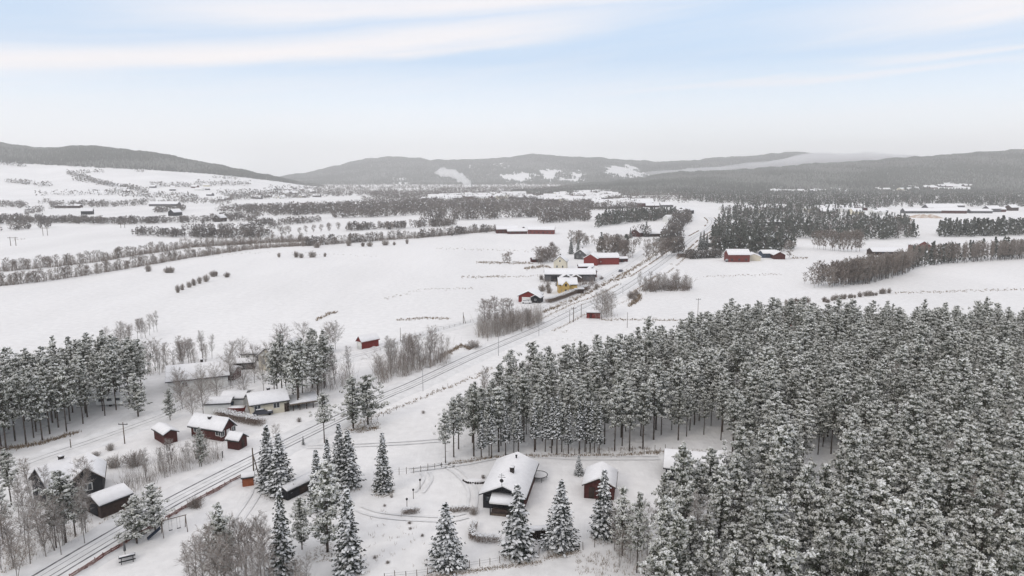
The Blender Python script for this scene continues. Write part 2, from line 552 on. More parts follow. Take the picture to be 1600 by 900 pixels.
def put_tree(name, kindset, x, y, h, label, cat, group=None, rz=None, parts=True, wide=1.0, vi=None, h0=None, z=0.0):
    i = R.integers(len(kindset)) if vi is None else vi
    tr, cr = kindset[i]
    if h0 is None:
        h0 = max(v[2] for v in (cr.vertices[0].co, cr.vertices[-1].co)) if False else HT[tr.name]
    s = h / h0
    r = R.uniform(0, 2 * PI) if rz is None else rz
    t = thing(name, label, cat, x, y, r, group, z=z, sc=(s * wide, s * wide, s))
    link('trunk', tr, t)
    link('crown', cr, t)
    return t


HT = {}
for st in (PINES, PINES_LOW, PINES_FAR, SPRUCES, SPRUCES_EDGE, BIRCHES, BROAD, LARCH, BELT):
    for tr, cr in st:
        co = np.empty(len(cr.vertices) * 3, np.float32)
        cr.vertices.foreach_get('co', co)
        HT[tr.name] = float(np.percentile(co[2::3], 99.8))


def height_at(px, py, ptop):
    """height in metres of something standing at the ground point of (px, py) whose top shows at row ptop"""
    x, y = G(px, py)
    d = ray(px, ptop)
    return CAM_H + d[2] / d[1] * y


def inside(poly, x, y):
    poly = np.asarray(poly, float)
    c = np.zeros(len(x), bool)
    j = len(poly) - 1
    for i in range(len(poly)):
        xi, yi = poly[i]
        xj, yj = poly[j]
        k = ((yi > y) != (yj > y)) & (x < (xj - xi) * (y - yi) / (yj - yi + 1e-12) + xi)
        c ^= k
        j = i
    return c


def ground_scatter(pxpoly, spacing, jitter=0.45):
    """points about SPACING metres apart over the ground polygon whose corners show at PXPOLY"""
    P = np.array([G(*p) for p in pxpoly])
    x0, y0 = P.min(0)
    x1, y1 = P.max(0)
    gx, gy = np.meshgrid(np.arange(x0, x1, spacing), np.arange(y0, y1, spacing))
    gx = (gx + (np.arange(gx.shape[0]) % 2)[:, None] * spacing * .5).ravel()
    gy = gy.ravel()
    gx = gx + R.normal(0, spacing * jitter, len(gx)) * .6
    gy = gy + R.normal(0, spacing * jitter, len(gy)) * .6
    k = inside(P, gx, gy)
    return np.stack([gx[k], gy[k]], 1)


def poisson_scatter(pxpoly, r0, r1, n=14000):
    """irregular stand of trees: no two closer than a distance drawn between r0 and r1"""
    P = np.array([G(*p) for p in pxpoly])
    lo, hi = P.min(0), P.max(0)
    c = R.uniform(lo, hi, (n, 2))
    c = c[inside(P, c[:, 0], c[:, 1])]
    cell, out = {}, []
    dens = fbm(c[:, 0] / 16, c[:, 1] / 16, 41, 3)
    for (x, y), q in zip(c, dens):
        r = (r0 + (r1 - r0) * R.random() ** 1.5) * (.8 + .5 * q)
        i, j = int(x // 3), int(y // 3)
        if any((x - a) ** 2 + (y - b) ** 2 < r * r for di in (-2, -1, 0, 1, 2) for dj in (-2, -1, 0, 1, 2) for a, b in cell.get((i + di, j + dj), ())):
            continue
        cell.setdefault((i, j), []).append((x, y))
        out.append((x, y))
    return np.array(out)


def screen_scatter(pxpoly, n):
    P = np.asarray(pxpoly, float)
    out = []
    while len(out) < n:
        x = R.uniform(P[:, 0].min(), P[:, 0].max(), n * 3)
        y = R.uniform(P[:, 1].min(), P[:, 1].max(), n * 3)
        k = inside(P, x, y)
        out += list(zip(x[k], y[k]))
    return out[:n]


def along(pts, n=None, step=None, jx=0, jy=0):
    """points along a pixel polyline"""
    P = np.asarray(pts, float)
    seg = np.linalg.norm(np.diff(P, axis=0), axis=1)
    s = np.concatenate([[0], np.cumsum(seg)])
    if n is None:
        n = max(2, int(s[-1] / step))
    t = (np.arange(n) + R.uniform(.15, .85, n)) / n * s[-1]
    x = np.interp(t, s, P[:, 0]) + R.normal(0, 1, n) * jx
    y = np.interp(t, s, P[:, 1]) + R.normal(0, 1, n) * jy
    return list(zip(x, y))


# ---------------------------------------------------------------- terrain
def smooth(t):
    t = np.clip(t, 0, 1)
    return t * t * (3 - 2 * t)


def vnoise(x, y, seed=0):
    xi, yi = np.floor(x).astype(int), np.floor(y).astype(int)
    fx, fy = x - xi, y - yi
    fx, fy = fx * fx * (3 - 2 * fx), fy * fy * (3 - 2 * fy)

    def hsh(a, b):
        n = (a * 374761393 + b * 668265263 + seed * 974711) & 0x7fffffff
        n = ((n ^ (n >> 13)) * 1274126177) & 0x7fffffff
        return ((n ^ (n >> 16)) & 0xffff) / 65535.0
    return (hsh(xi, yi) * (1 - fx) + hsh(xi + 1, yi) * fx) * (1 - fy) + (hsh(xi, yi + 1) * (1 - fx) + hsh(xi + 1, yi + 1) * fx) * fy


def fbm(x, y, seed=0, o=4):
    s, a, t = 0, 1, 0
    for i in range(o):
        s = s + a * vnoise(x * 2 ** i, y * 2 ** i, seed + i)
        t += a
        a *= .5
    return s / t


def ground_sheet():
    mb = MB()
    # polar-like sheet: columns by tan(azimuth), rows by distance, flat near the houses with faint swells
    us = np.concatenate([np.linspace(-3, -1.1, 14)[:-1], np.linspace(-1.1, 1.1, 180), np.linspace(1.1, 3, 14)[1:]])
    ys = np.concatenate([np.linspace(-60, 50, 12)[:-1], np.geomspace(50, 16000, 190)])
    Y, U = np.meshgrid(ys, us, indexing='ij')
    X = U * np.maximum(Y, 60)
    Z = 0.22 * (fbm(X / 14, Y / 14, 3) - .5) * np.clip((Y - 60) / 40, 0, 1) - 0.02
    n, m = Y.shape
    i = np.arange(n * m).reshape(n, m)
    f = np.stack([i[:-1, :-1], i[:-1, 1:], i[1:, 1:], i[1:, :-1]], -1).reshape(-1, 4)
    mb.add(np.stack([X, Y, Z], -1), f)
    o = mb.build('snow_ground', 'ground')
    o.data.polygons.foreach_set('use_smooth', np.ones(len(o.data.polygons), bool))
    tag(o, 'flat snow covered fields of the valley floor', 'ground', kind='structure')


ground_sheet()

HILLS = {}


def hill(name, crest, rb, rc, rback, label, rough=0.14, seed=1, p=1.0, woods=(), holes=()):
    """hill whose crest shows along the pixel polyline CREST at distance rc; its foot lies at rb"""
    cx = np.array([c[0] for c in crest], float)
    cy = np.array([c[1] for c in crest], float)
    cols = np.linspace(cx.min(), cx.max(), 420)
    el = np.interp(cols, cx, cy)
    k = np.exp(-np.linspace(-2, 2, 9) ** 2)
    k /= k.sum()
    el = np.convolve(np.pad(el, 4, mode='edge'), k, mode='valid')
    el = el + (fbm(cols / 14, cols * 0, seed + 50, 4) - .5) * 3.4 + (fbm(cols / 70, cols * 0, seed + 60, 2) - .5) * 3
    D = np.array([ray(a, b) for a, b in zip(cols, el)])
    ux = D[:, 0] / D[:, 1]
    zc = CAM_H + D[:, 2] / D[:, 1] * rc
    rows = np.concatenate([np.linspace(rb, rc, 70), np.linspace(rc, rback, 16)[1:]])
    Y, U = np.meshgrid(rows, ux, indexing='ij')
    X = U * Y
    T = np.where(Y <= rc, smooth((Y - rb) / (rc - rb)) ** p, 1 - 0.5 * smooth((Y - rc) / (rback - rc)))
    bump = (fbm(X / 420, Y / 420, seed) - .5) * np.where(Y < rc, smooth((Y - rb) / 300) * smooth((rc - Y) / 500), 0) * rough * zc[None]
    Z = T * zc[None] + bump - 1.5 * (1 - smooth((Y - rb) / 200))
    mb = MB()
    n, m = Y.shape
    i = np.arange(n * m).reshape(n, m)
    f = np.stack([i[:-1, :-1], i[:-1, 1:], i[1:, 1:], i[1:, :-1]], -1).reshape(-1, 4)
    mb.add(np.stack([X, Y, Z], -1), f)
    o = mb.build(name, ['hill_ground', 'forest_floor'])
    cxx, cyy, czz = (q[:-1, :-1] for q in (X, Y, Z))
    ppx, ppy = proj(cxx, cyy, czz)
    ppx, ppy = ppx.ravel(), ppy.ravel()
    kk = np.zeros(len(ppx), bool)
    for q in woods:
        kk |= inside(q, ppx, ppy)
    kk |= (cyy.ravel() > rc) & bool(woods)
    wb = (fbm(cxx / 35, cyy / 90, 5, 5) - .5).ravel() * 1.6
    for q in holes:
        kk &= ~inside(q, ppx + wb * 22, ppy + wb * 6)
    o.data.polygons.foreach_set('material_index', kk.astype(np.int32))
    o.data.polygons.foreach_set('use_smooth', np.ones(len(o.data.polygons), bool))
    tag(o, label, 'hill', kind='structure')
    HILLS[label] = (rows, ux, Z)
    return rows, ux, Z


def sample(hl, y, u):
    rows, ux, Z = hl
    i = np.clip(np.interp(y, rows, np.arange(len(rows))), 0, len(rows) - 1.001)
    j = np.clip(np.interp(u, ux, np.arange(len(ux))), 0, len(ux) - 1.001)
    i0, j0 = i.astype(int), j.astype(int)
    a, b = i - i0, j - j0
    return (Z[i0, j0] * (1 - b) + Z[i0, j0 + 1] * b) * (1 - a) + (Z[i0 + 1, j0] * (1 - b) + Z[i0 + 1, j0 + 1] * b) * a


clear = [[(785, 276), (812, 270), (838, 272), (820, 290), (795, 289)],
         [(845, 268), (868, 263), (880, 270), (860, 282), (845, 290)], [(880, 272), (915, 268), (905, 286), (875, 288)], [(945, 262), (985, 258), (1010, 272), (1000, 280), (950, 276)],
         [(590, 290), (640, 286), (660, 289), (600, 296)], [(610, 280), (630, 277), (640, 281), (620, 285)], [(770, 258), (790, 256), (785, 262)], [(730, 262), (750, 258), (740, 266)], [(1190, 282), (1215, 280), (1205, 285)]]
W_LEFT = [[(-420, 150), (480, 150), (560, 302), (430, 283), (330, 272), (240, 266), (150, 262), (60, 257), (0, 255), (-420, 240)]]
W_MID = [[(200, 200), (1600, 200), (1600, 320), (200, 320)]]
W_RIGHT = [[(700, 150), (2300, 150), (2300, 320), (700, 320)]]
H_RIGHT = [[(1205, 297), (1330, 296), (1330, 303), (1205, 304)], [(1368, 293), (1515, 288), (1515, 296), (1368, 299)], [(1120, 309), (1190, 305), (1170, 314), (1110, 315)]]
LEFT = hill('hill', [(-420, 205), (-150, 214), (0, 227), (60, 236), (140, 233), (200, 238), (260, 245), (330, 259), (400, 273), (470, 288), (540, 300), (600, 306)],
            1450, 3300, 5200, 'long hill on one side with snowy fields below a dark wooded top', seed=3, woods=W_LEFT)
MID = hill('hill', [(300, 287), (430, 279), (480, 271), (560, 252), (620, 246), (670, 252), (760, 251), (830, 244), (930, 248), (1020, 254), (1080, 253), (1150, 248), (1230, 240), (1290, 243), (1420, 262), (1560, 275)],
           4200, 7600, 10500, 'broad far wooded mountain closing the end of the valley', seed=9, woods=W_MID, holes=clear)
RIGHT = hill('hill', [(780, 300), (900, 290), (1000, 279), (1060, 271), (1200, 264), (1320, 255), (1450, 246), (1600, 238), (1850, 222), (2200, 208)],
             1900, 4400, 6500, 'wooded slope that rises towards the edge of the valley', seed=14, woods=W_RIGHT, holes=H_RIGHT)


def hill_px(hl, y, u):
    x = u * y
    z = sample(hl, y, u)
    return (x, y, z), proj(x, y, z)


def cones(mb, X, Y, Z, Hh, Rr, snowf, k=5):
    """simple snowy conifers for far slopes; materials 0 needle, 1 snow, 2 twig"""
    n = len(X)
    th = np.arange(k) * 2 * PI / k
    ph = R.uniform(0, 2 * PI, n)
    jr = R.uniform(.7, 1.25, (n, k))
    ring = np.stack([X[:, None] + Rr[:, None] * jr * np.cos(th + ph[:, None]), Y[:, None] + Rr[:, None] * jr * np.sin(th + ph[:, None]),
                     np.broadcast_to((Z + Hh * .12)[:, None], (n, k)) + R.uniform(-.4, .6, (n, k))], -1)
    mid = np.stack([X, Y, Z + Hh], -1)[:, None]
    v = np.concatenate([ring, mid], 1)
    base = np.arange(n)[:, None] * (k + 1)
    f = np.stack([base + np.arange(k)[None], base + (np.arange(k)[None] + 1) % k, np.broadcast_to(base + k, (n, k))], -1).reshape(-1, 3)
    mb.add(v, f, np.where(R.random(len(f)) < (snowf if np.isscalar(snowf) else np.repeat(snowf[:, 0], k)), 1, 0))


def blobs(mb, X, Y, Z, Hh, Ww, nq=26, mi_a=0, mi_b=1, fb=0.25, cone=False, thin=.5):
    """far tree crowns made of NQ leaf clumps each"""
    n = len(X)
    s = R.random((n, nq))
    if cone:
        zz = .08 + .92 * s
        rr = (1 - zz) * 1.05 + .06
    else:
        zz = .12 + .88 * s
        rr = np.sqrt(np.clip(1 - ((zz - .56) / .52) ** 2, 0.02, 1))
    a = R.uniform(0, 2 * PI, (n, nq))
    q = np.sqrt(R.uniform(.1, 1, (n, nq)))
    c = np.stack([X[:, None] + Ww[:, None] * .5 * rr * q * np.cos(a), Y[:, None] + Ww[:, None] * .5 * rr * q * np.sin(a), Z[:, None] + Hh[:, None] * zz], -1).reshape(-1, 3)
    d = unit(n * nq)
    w = perp(d)
    sz = np.repeat(Ww, nq)[:, None] * R.uniform(.06, .15, n * nq)[:, None]
    mb.quads(c, d * sz, w * sz * thin, np.where(R.random(n * nq) < fb, mi_b, mi_a))


def hill_forest(name, hl, polys, holes, n, label, hmin=9, hmax=15, snowf=.25, yr=None, urng=None):
    rows, ux, Z = hl
    y0, y1 = yr
    mb = MB()
    yy = np.sqrt(R.uniform(y0 ** 2, y1 ** 2, n * 5))
    uu = R.uniform(urng[0], urng[1], n * 5)
    x = uu * yy
    z = sample(hl, yy, uu)
    px, py = proj(x, yy, z)
    k = np.zeros(len(px), bool)
    for p in polys:
        k |= inside(p, px, py)
    wob = (fbm(x / 35, yy / 90, 5, 5) - .5) * 1.6
    for p in holes:
        k &= ~(inside(p, px + wob * 22, py + wob * 6) & (fbm(x / 70, yy / 260, 19, 4) > .40))
    k &= fbm(x / 90, yy / 200, 77) > 0.22
    idx = np.nonzero(k)[0][:n]
    x, yy, z = x[idx], yy[idx], z[idx]
    h = R.uniform(hmin, hmax, len(x))
    cones(mb, x, yy, z - .5, h, h * R.uniform(.28, .42, len(x)), np.clip(snowf + 2.2 * (fbm(x / 260, yy / 420, 31) - .5), .02, .9)[:, None])
    o = mb.build(name, ['far_needle', 'far_frost'])
    tag(o, label, 'forest', kind='stuff')


hill_forest('hill_woods', LEFT, [[(-300, 150), (460, 150), (560, 300), (430, 283), (330, 272), (240, 266), (150, 262), (60, 257), (0, 255), (-300, 250)]], [], 34000,
            'dark wooded band along the top of the long side hill', yr=(2100, 3700), urng=(-1.2, -.2))
hill_forest('mountain_woods', MID, [[(250, 200), (1450, 200), (1450, 300), (250, 310)]], clear, 60000,
            'hazy woods covering the broad far mountain', hmin=13, hmax=20, snowf=.25, yr=(4300, 7900), urng=(-.42, .6))
hill_forest('slope_woods', RIGHT, [[(780, 180), (1700, 180), (1700, 312), (780, 312)]],
            [[(1205, 297), (1330, 296), (1330, 303), (1205, 304)], [(1368, 293), (1515, 288), (1515, 296), (1368, 299)], [(1120, 309), (1190, 305), (1170, 314), (1110, 315)]],
            55000, 'grey green forest covering the slope above the valley', hmin=9, hmax=14, snowf=.3, yr=(1900, 4500), urng=(.0, .84))

# ---------------------------------------------------------------- roads
def poly_ground(pts, z=0, sub=14):
    P = np.array([G(*p) for p in pts])
    out = []
    n = len(P)
    for i in range(n - 1):
        p0, p1, p2, p3 = P[max(i - 1, 0)], P[i], P[i + 1], P[min(i + 2, n - 1)]
        for t in np.arange(sub) / sub:
            out.append(.5 * ((2 * p1) + (-p0 + p2) * t + (2 * p0 - 5 * p1 + 4 * p2 - p3) * t * t + (-p0 + 3 * p1 - 3 * p2 + p3) * t ** 3))
    out.append(P[-1])
    return np.array(out)


def strip(path, offs, zs, mb=None, mi=0, wob=0.0, lump=()):
    """sweep a cross section (offsets to the right of the path, heights) along a ground path"""
    mb = mb or MB()
    d = np.gradient(path, axis=0)
    d /= np.linalg.norm(d, axis=1)[:, None] + 1e-9
    nrm = np.stack([d[:, 1], -d[:, 0]], 1)
    n, m = len(path), len(offs)
    V = np.empty((n, m, 3))
    for j, (o, z) in enumerate(zip(offs, zs)):
        oo = o + (R.normal(0, wob, n) if wob else 0)
        V[:, j, :2] = path + nrm * (oo[:, None] if wob else oo)
        V[:, j, 2] = z
        if j in lump:
            V[:, j, 2] += .5 * (fbm(path[:, 0] / 1.7 + j * 9, path[:, 1] / 1.7, 4, 4) - .45)
            V[:, j, :2] += nrm * (1.0 * (fbm(path[:, 0] / 2.1, path[:, 1] / 2.1 + j * 5, 6, 3) - .5))[:, None]
    i = np.arange(n * m).reshape(n, m)
    f = np.stack([i[:-1, :-1], i[:-1, 1:], i[1:, 1:], i[1:, :-1]], -1).reshape(-1, 4)
    mb.add(V, f, mi)
    return mb


LOW = [(-60, 966), (10, 927), (56, 900), (186, 824), (268, 778), (380, 721), (446, 689), (536, 646), (590, 620), (640, 599), (740, 553), (842, 510), (908, 478), (960, 457), (1020, 418), (1050, 396), (1080, 372), (1103, 358), (1112, 347), (1106, 340)]
UP = [(-160, 815), (-60, 768), (50, 722), (150, 688), (260, 648), (340, 612), (430, 588), (560, 556), (640, 530), (730, 505), (850, 480), (925, 447), (985, 410), (1035, 372), (1065, 354), (1080, 345), (1085, 338), (1080, 332)]


def resample(P, step):
    sg = np.concatenate([[0], np.cumsum(np.linalg.norm(np.diff(P, axis=0), axis=1))])
    t = np.arange(0, sg[-1], step)
    return np.stack([np.interp(t, sg, P[:, 0]), np.interp(t, sg, P[:, 1])], 1)


low_path = resample(poly_ground(LOW), 1.0)
up_path = resample(poly_ground(UP), 1.0)
tag(strip(low_path, [-3.6, -2.2, -.9, 0, 4.2, 5.2, 6.6], [-.1, .62, .42, .36, .36, .42, -.1], lump=(0, 1, 5, 6)).build('road', 'packed'), 'snowy road that runs straight up the valley beside the red fence', 'road', kind='structure')
for off, wd, mm in ((0.15, .17, 'asphalt'), (1.2, .06, 'asphalt_thin'), (2.35, .085, 'asphalt'), (3.35, .15, 'asphalt')):
    tag(strip(low_path, [off - wd, off + wd], [.366, .366], wob=.015).build('wheel_track', mm), 'dark bare wheel track along the snowy road', 'wheel track', kind='structure')
tag(strip(up_path, [-4.2, -3, -2.6, 2.6, 3, 4.2], [-.1, .42, .2, .2, .42, -.1], lump=(0, 1, 4, 5)).build('road', 'packed'), 'upper snowy road past the pine wood and farms', 'road', kind='structure')
for off, wd in ((-.75, .10), (.75, .09)):
    tag(strip(up_path[:330], [off - wd, off + wd], [.206, .206], wob=.015).build('wheel_track', 'asphalt_thin'), 'thin wheel track along the upper snowy road', 'wheel track', kind='structure')
tag(strip(up_path[330:], [.9, 1.05], [.206, .206]).build('wheel_track', 'asphalt_thin'), 'thin wheel track on the far part of the upper road', 'wheel track', kind='structure')
for pts, lab in (([(690, 722), (720, 742), (738, 768), (735, 800)], 'faint car track curving across the yard'), ([(640, 735), (720, 725), (800, 712), (900, 716), (1030, 716)], 'ploughed driveway along the forest edge'),
                 ([(480, 699), (560, 696), (640, 692), (690, 688)], 'faint track running straight over the open lawn to the forest'), ([(655, 770), (668, 750), (664, 738)], 'faint turning track by the garden lamps'), ([(300, 905), (360, 830), (395, 780), (402, 765)], 'trodden track down the slope towards the orange hut'),
                 ([(560, 795), (600, 806), (690, 812), (730, 806)], 'old track across the lawn')):
    pp = poly_ground(pts)
    mbt = MB()
    for o_ in (-.7, .7):
        strip(pp, [o_ - .22, o_ + .22], [.11, .11], mbt, wob=.02)
    tag(mbt.build('path', 'packed'), lab, 'path', kind='structure')


# ---------------------------------------------------------------- buildings
def fit(A, B, C, z):
    """centre, length, width, angle of a roof from three eave corners in the photo: A-B along a gable, A-C along an eave"""
    a, b, c = (np.array(G(*p, z)) for p in (A, B, C))
    u = (c - a) / np.linalg.norm(c - a)
    n = np.array([-u[1], u[0]])
    w = np.dot(b - a, n)
    L = np.linalg.norm(c - a)
    ctr = a + u * L / 2 + n * w / 2
    return ctr[0], ctr[1], L, abs(w), math.atan2(u[1], u[0])


def gable_roof(mb, L, W, he, hr, over, t, mi=0, lift=0.0, inset=0.0, wob=0.0):
    """slab roof along x; over = overhang, t = thickness"""
    hx, hy = L / 2 + over - inset, W / 2 + over - inset
    sl = (hr - he) / (W / 2)
    ze = he - over * sl + inset * sl + lift
    zr = hr + lift
    nx = 9
    xs = np.linspace(-hx, hx, nx)
    sec = [(-hy, ze), (-hy, ze + t), (0, zr + t), (hy, ze + t), (hy, ze), (0, zr)]
    V = []
    for x in xs:
        for q, (y, z) in enumerate(sec):
            V.append((x + (R.normal(0, wob) if wob else 0), y + (R.normal(0, wob) if wob and y else 0), z + (abs(R.normal(0, wob)) if wob and q in (1, 2, 3) else 0)))
    fs = []
    for i in range(nx - 1):
        for j in range(6):
            fs.append((i * 6 + j, (i + 1) * 6 + j, (i + 1) * 6 + (j + 1) % 6, i * 6 + (j + 1) % 6))
    mb.add(V, fs, mi)
    e = (nx - 1) * 6
    mb.add([V[k] for k in range(6)], [(0, 1, 2, 5), (5, 2, 3, 4)], mi)
    mb.add([V[e + k] for k in range(6)], [(5, 2, 1, 0), (4, 3, 2, 5)], mi)


def walls(mb, L, W, he, hr, mi=0, z0=-.3):
    x, y = L / 2, W / 2
    v = [(-x, -y, z0), (x, -y, z0), (x, y, z0), (-x, y, z0), (-x, -y, he), (x, -y, he), (x, y, he), (-x, y, he), (-x, 0, hr), (x, 0, hr)]
    mb.add(v, [(0, 1, 5, 4), (2, 3, 7, 6), (4, 5, 9, 8), (6, 7, 8, 9)], mi)
    mb.add(v, [(1, 2, 6, 9, 5), (3, 0, 4, 8, 7)], mi)
    mb.add(v, [(3, 2, 1, 0)], mi)


def face_place(o, side, L, W, u, z, proud=0.0):
    if side == 'F':
        o.location, o.rotation_euler = (u, -W / 2 - proud, z), (0, 0, 0)
    elif side == 'K':
        o.location, o.rotation_euler = (u, W / 2 + proud, z), (0, 0, PI)
    elif side == 'L':
        o.location, o.rotation_euler = (-L / 2 - proud, u, z), (0, 0, -PI / 2)
    else:
        o.location, o.rotation_euler = (L / 2 + proud, u, z), (0, 0, PI / 2)


def add_window(root, side, L, W, u, z, w, h, trim='white'):
    mb = MB()
    t = .09
    mb.box(-w / 2, w / 2, -.05, .02, h - t, h)
    mb.box(-w / 2, w / 2, -.05, .02, 0, t)
    mb.box(-w / 2, -w / 2 + t, -.05, .02, t, h - t)
    mb.box(w / 2 - t, w / 2, -.05, .02, t, h - t)
    if w > .9:
        mb.box(-.035, .035, -.045, .02, t, h - t)
    o = mb.build('window', trim, root)
    face_place(o, side, L, W, u, z)
    g = MB()
    g.box(-w / 2 + t, w / 2 - t, -.02, .01, t, h - t)
    g.build('pane', 'glass', o)


def add_door(root, side, L, W, u, w, h, m='white'):
    mb = MB()
    mb.box(-w / 2, w / 2, -.05, .02, 0, h)
    o = mb.build('door', m, root)
    face_place(o, side, L, W, u, .02)
    k = MB()
    k.box(w / 2 - .22, w / 2 - .1, -.09, -.05, h * .45, h * .5)
    k.build('handle', 'dark', o)


def house(name, label, cat, x, y, L, W, ang, he, hr, wall, over=.45, trim='dark', wins=(), doors=(), chim=(), group=None, snow_t=.22, wtrim='white'):
    t = thing(name, label, cat, x, y, ang, group)
    mb = MB()
    walls(mb, L - 2 * over, W - 2 * over, he, hr)
    L2, W2 = L - 2 * over, W - 2 * over
    mb.build('wall', wall, t)
    rf = MB()
    gable_roof(rf, L2, W2, he, hr, over, .16, lift=.01)
    r = rf.build('roof', trim, t)
    sn = MB()
    gable_roof(sn, L2, W2, he, hr, over, snow_t, lift=.175, inset=.05, wob=.02)
    sn.build('snow_cover', 'snow', r)
    for (cx, cy, ch) in chim:
        c = MB()
        zr = hr - abs(cy) * (hr - he) / (W2 / 2)
        c.box(cx - .32, cx + .32, cy - .32, cy + .32, zr - .1, zr + ch)
        c.box(cx - .38, cx + .38, cy - .38, cy + .38, zr + ch, zr + ch + .1, 0)
        c.box(cx - .34, cx + .34, cy - .34, cy + .34, zr + ch + .1, zr + ch + .22, 1)
        c.build('chimney', ['brick', 'snow'], r)
    for (s, u, z, w, h) in wins:
        add_window(t, s, L2, W2, u, z, w, h, wtrim)
    for d in doors:
        add_door(t, d[0], L2, W2, *d[1:])
    return t


def far_house(name, label, cat, px, py, L, W, deg, he, hr, wall, group=None, z=0, xy=None):
    """small in the photo: one mesh of walls and snowy roof"""
    x, y = xy or G(px, py)
    mb = MB()
    walls(mb, L, W, he, hr, 0, z0=-1)
    gable_roof(mb, L, W, he, hr, .45, .4, 1, lift=.02)
    # a few dark openings standing proud of the front wall
    k = max(1, int(L / 4))
    for i in range(k):
        u = -L / 2 + (i + .5) * L / k
        mb.box(u - .5, u + .5, -W / 2 - .06, -W / 2 + .01, .9, min(2.1, he - .3), 2)
    o = mb.build(name, [wall, 'snow', 'glass'], None, loc=(x, y, z), rz=math.radians(deg))
    return tag(o, label, cat, group)


# --- the long dark house in the clearing
hx, hy, L, W, ang = fit((748, 772), (823, 777), (776, 718), 2.5)
t = house('house', 'long dark timber house with one wide snowy roof in the clearing', 'house', hx, hy, L, W, ang, 2.5, 3.9, 'black', over=.55,
          wins=[('L', 2.3, .9, 1.3, 1.2), ('L', -2.2, .9, .9, 1.1), ('F', -2, 1, 1.2, 1.1), ('F', 2, 1, 1.2, 1.1), ('K', -2, 1, 1.2, 1.1), ('K', 1.5, 1, 1.2, 1.1)], doors=[('K', 4, .95, 2.05, 'brown')],
          chim=[(-1.2, -.5, 1.15)], wtrim='black')
HOUSE = t
hl, hw = L - 1.1, W - 1.1
# red boards along the side that faces the red shed
mb = MB()
mb.box(-hl / 2 + .3, hl / 2, -hw / 2 - .06, -hw / 2 - .003, 0, 2.05)
mb.build('side_cladding', 'darkred', t)
mb = MB()      # vent pipe near the far end of the ridge
mb.tube([(hl / 2 - 2, -.2, 3.7), (hl / 2 - 2, -.2, 4.6)], [.13, .13], 8)
mb.tube([(hl / 2 - 2, -.2, 4.6), (hl / 2 - 2, -.2, 4.75)], [.2, .16], 8)
mb.build('vent_pipe', 'dark', t)
mb = MB()      # aerial with dish above the front gable
mb.tube([(-hl / 2 - .5, 0.1, 3.2), (-hl / 2 - .5, 0.1, 6.3)], [.035, .03], 5)
mb.box(-hl / 2 - .52, -hl / 2 - .48, -.5, .7, 5.6, 5.65)
mb.box(-hl / 2 - .52, -hl / 2 - .48, -.3, .5, 5.95, 6.0)
th = np.arange(10) * 2 * PI / 10
mb.add(np.stack([np.full(10, -hl / 2 - .62), .1 + .32 * np.cos(th), 5.1 + .32 * np.sin(th)], 1), np.arange(10))
mb.build('aerial', 'dark', t)
# veranda: pent roof on posts against the gable
v0 = -hl / 2
mb = MB()
mb.add([(v0 - 2.3, -2.2, 1.95), (v0 - 2.3, 1.7, 1.95), (v0 - .02, 1.7, 2.5), (v0 - .02, -2.2, 2.5), (v0 - 2.3, -2.2, 2.12), (v0 - 2.3, 1.7, 2.12), (v0 - .02, 1.7, 2.67), (v0 - .02, -2.2, 2.67)],
       [(0, 3, 2, 1), (4, 5, 6, 7), (0, 1, 5, 4), (1, 2, 6, 5), (2, 3, 7, 6), (3, 0, 4, 7)])
vr = mb.build('veranda_roof', 'white', t)
mb = MB()
mb.add([(v0 - 2.33, -2.22, 2.125), (v0 - 2.33, 1.72, 2.125), (v0 - .03, 1.72, 2.68), (v0 - .03, -2.22, 2.68), (v0 - 2.33, -2.22, 2.3), (v0 - 2.33, 1.72, 2.3), (v0 - .03, 1.72, 2.86), (v0 - .03, -2.22, 2.86)],
       [(0, 3, 2, 1), (4, 5, 6, 7), (0, 1, 5, 4), (1, 2, 6, 5), (2, 3, 7, 6), (3, 0, 4, 7)])
mb.build('snow_cover', 'snow', vr)
for yy in (-2.1, 1.6):
    mb = MB()
    mb.box(v0 - 2.2, v0 - 2.05, yy - .07, yy + .07, -.2, 1.97)
    mb.build('post', 'black', t)
mb = MB()
mb.box(v0 - 2.2, v0 - .05, -2.1, 1.6, -.2, .25)
mb.build('deck', 'wood', t)
mb = MB()
mb.box(v0 - 2.26, v0 - 2.2, -1.9, 1.4, .45, 1.1)
mb.build('railing', 'brown', t)

# --- red shed with snowy roof
hx, hy, L, W, ang = fit((909, 758), (963, 762), (915, 732), 2.3)
house('shed', 'red timber shed with snowy gable roof beside the dark house', 'shed', hx, hy, L, W, ang, 2.3, 3.5, 'darkred', over=.35, trim='brown', wins=[('F', 0, 1, .8, .8)],
      doors=[('L', -.9, 1.6, 1.9, 'white'), ('L', 1.2, .9, 1.9, 'brown')])
# --- cabin half hidden behind the pines
x, y = G(1084, 741)
house('cabin', 'dark cabin with broad snowy roof half hidden by frosted pines', 'cabin', x, y, 10.5, 8, -.25, 2.3, 3.9, 'black', wins=[('R', 1, 1, 1, 1), ('F', -2, 1, 1.2, 1.1), ('F', 2, 1, 1.2, 1.1)], doors=[('F', 0, .9, 2, 'brown')])
x, y = G(1118, 728)
house('outhouse', 'small dark outhouse beside the hidden cabin at the wood', 'shed', x, y, 4, 3.5, .1, 1.9, 2.6, 'black', doors=[('F', 0, .8, 1.7, 'brown')])

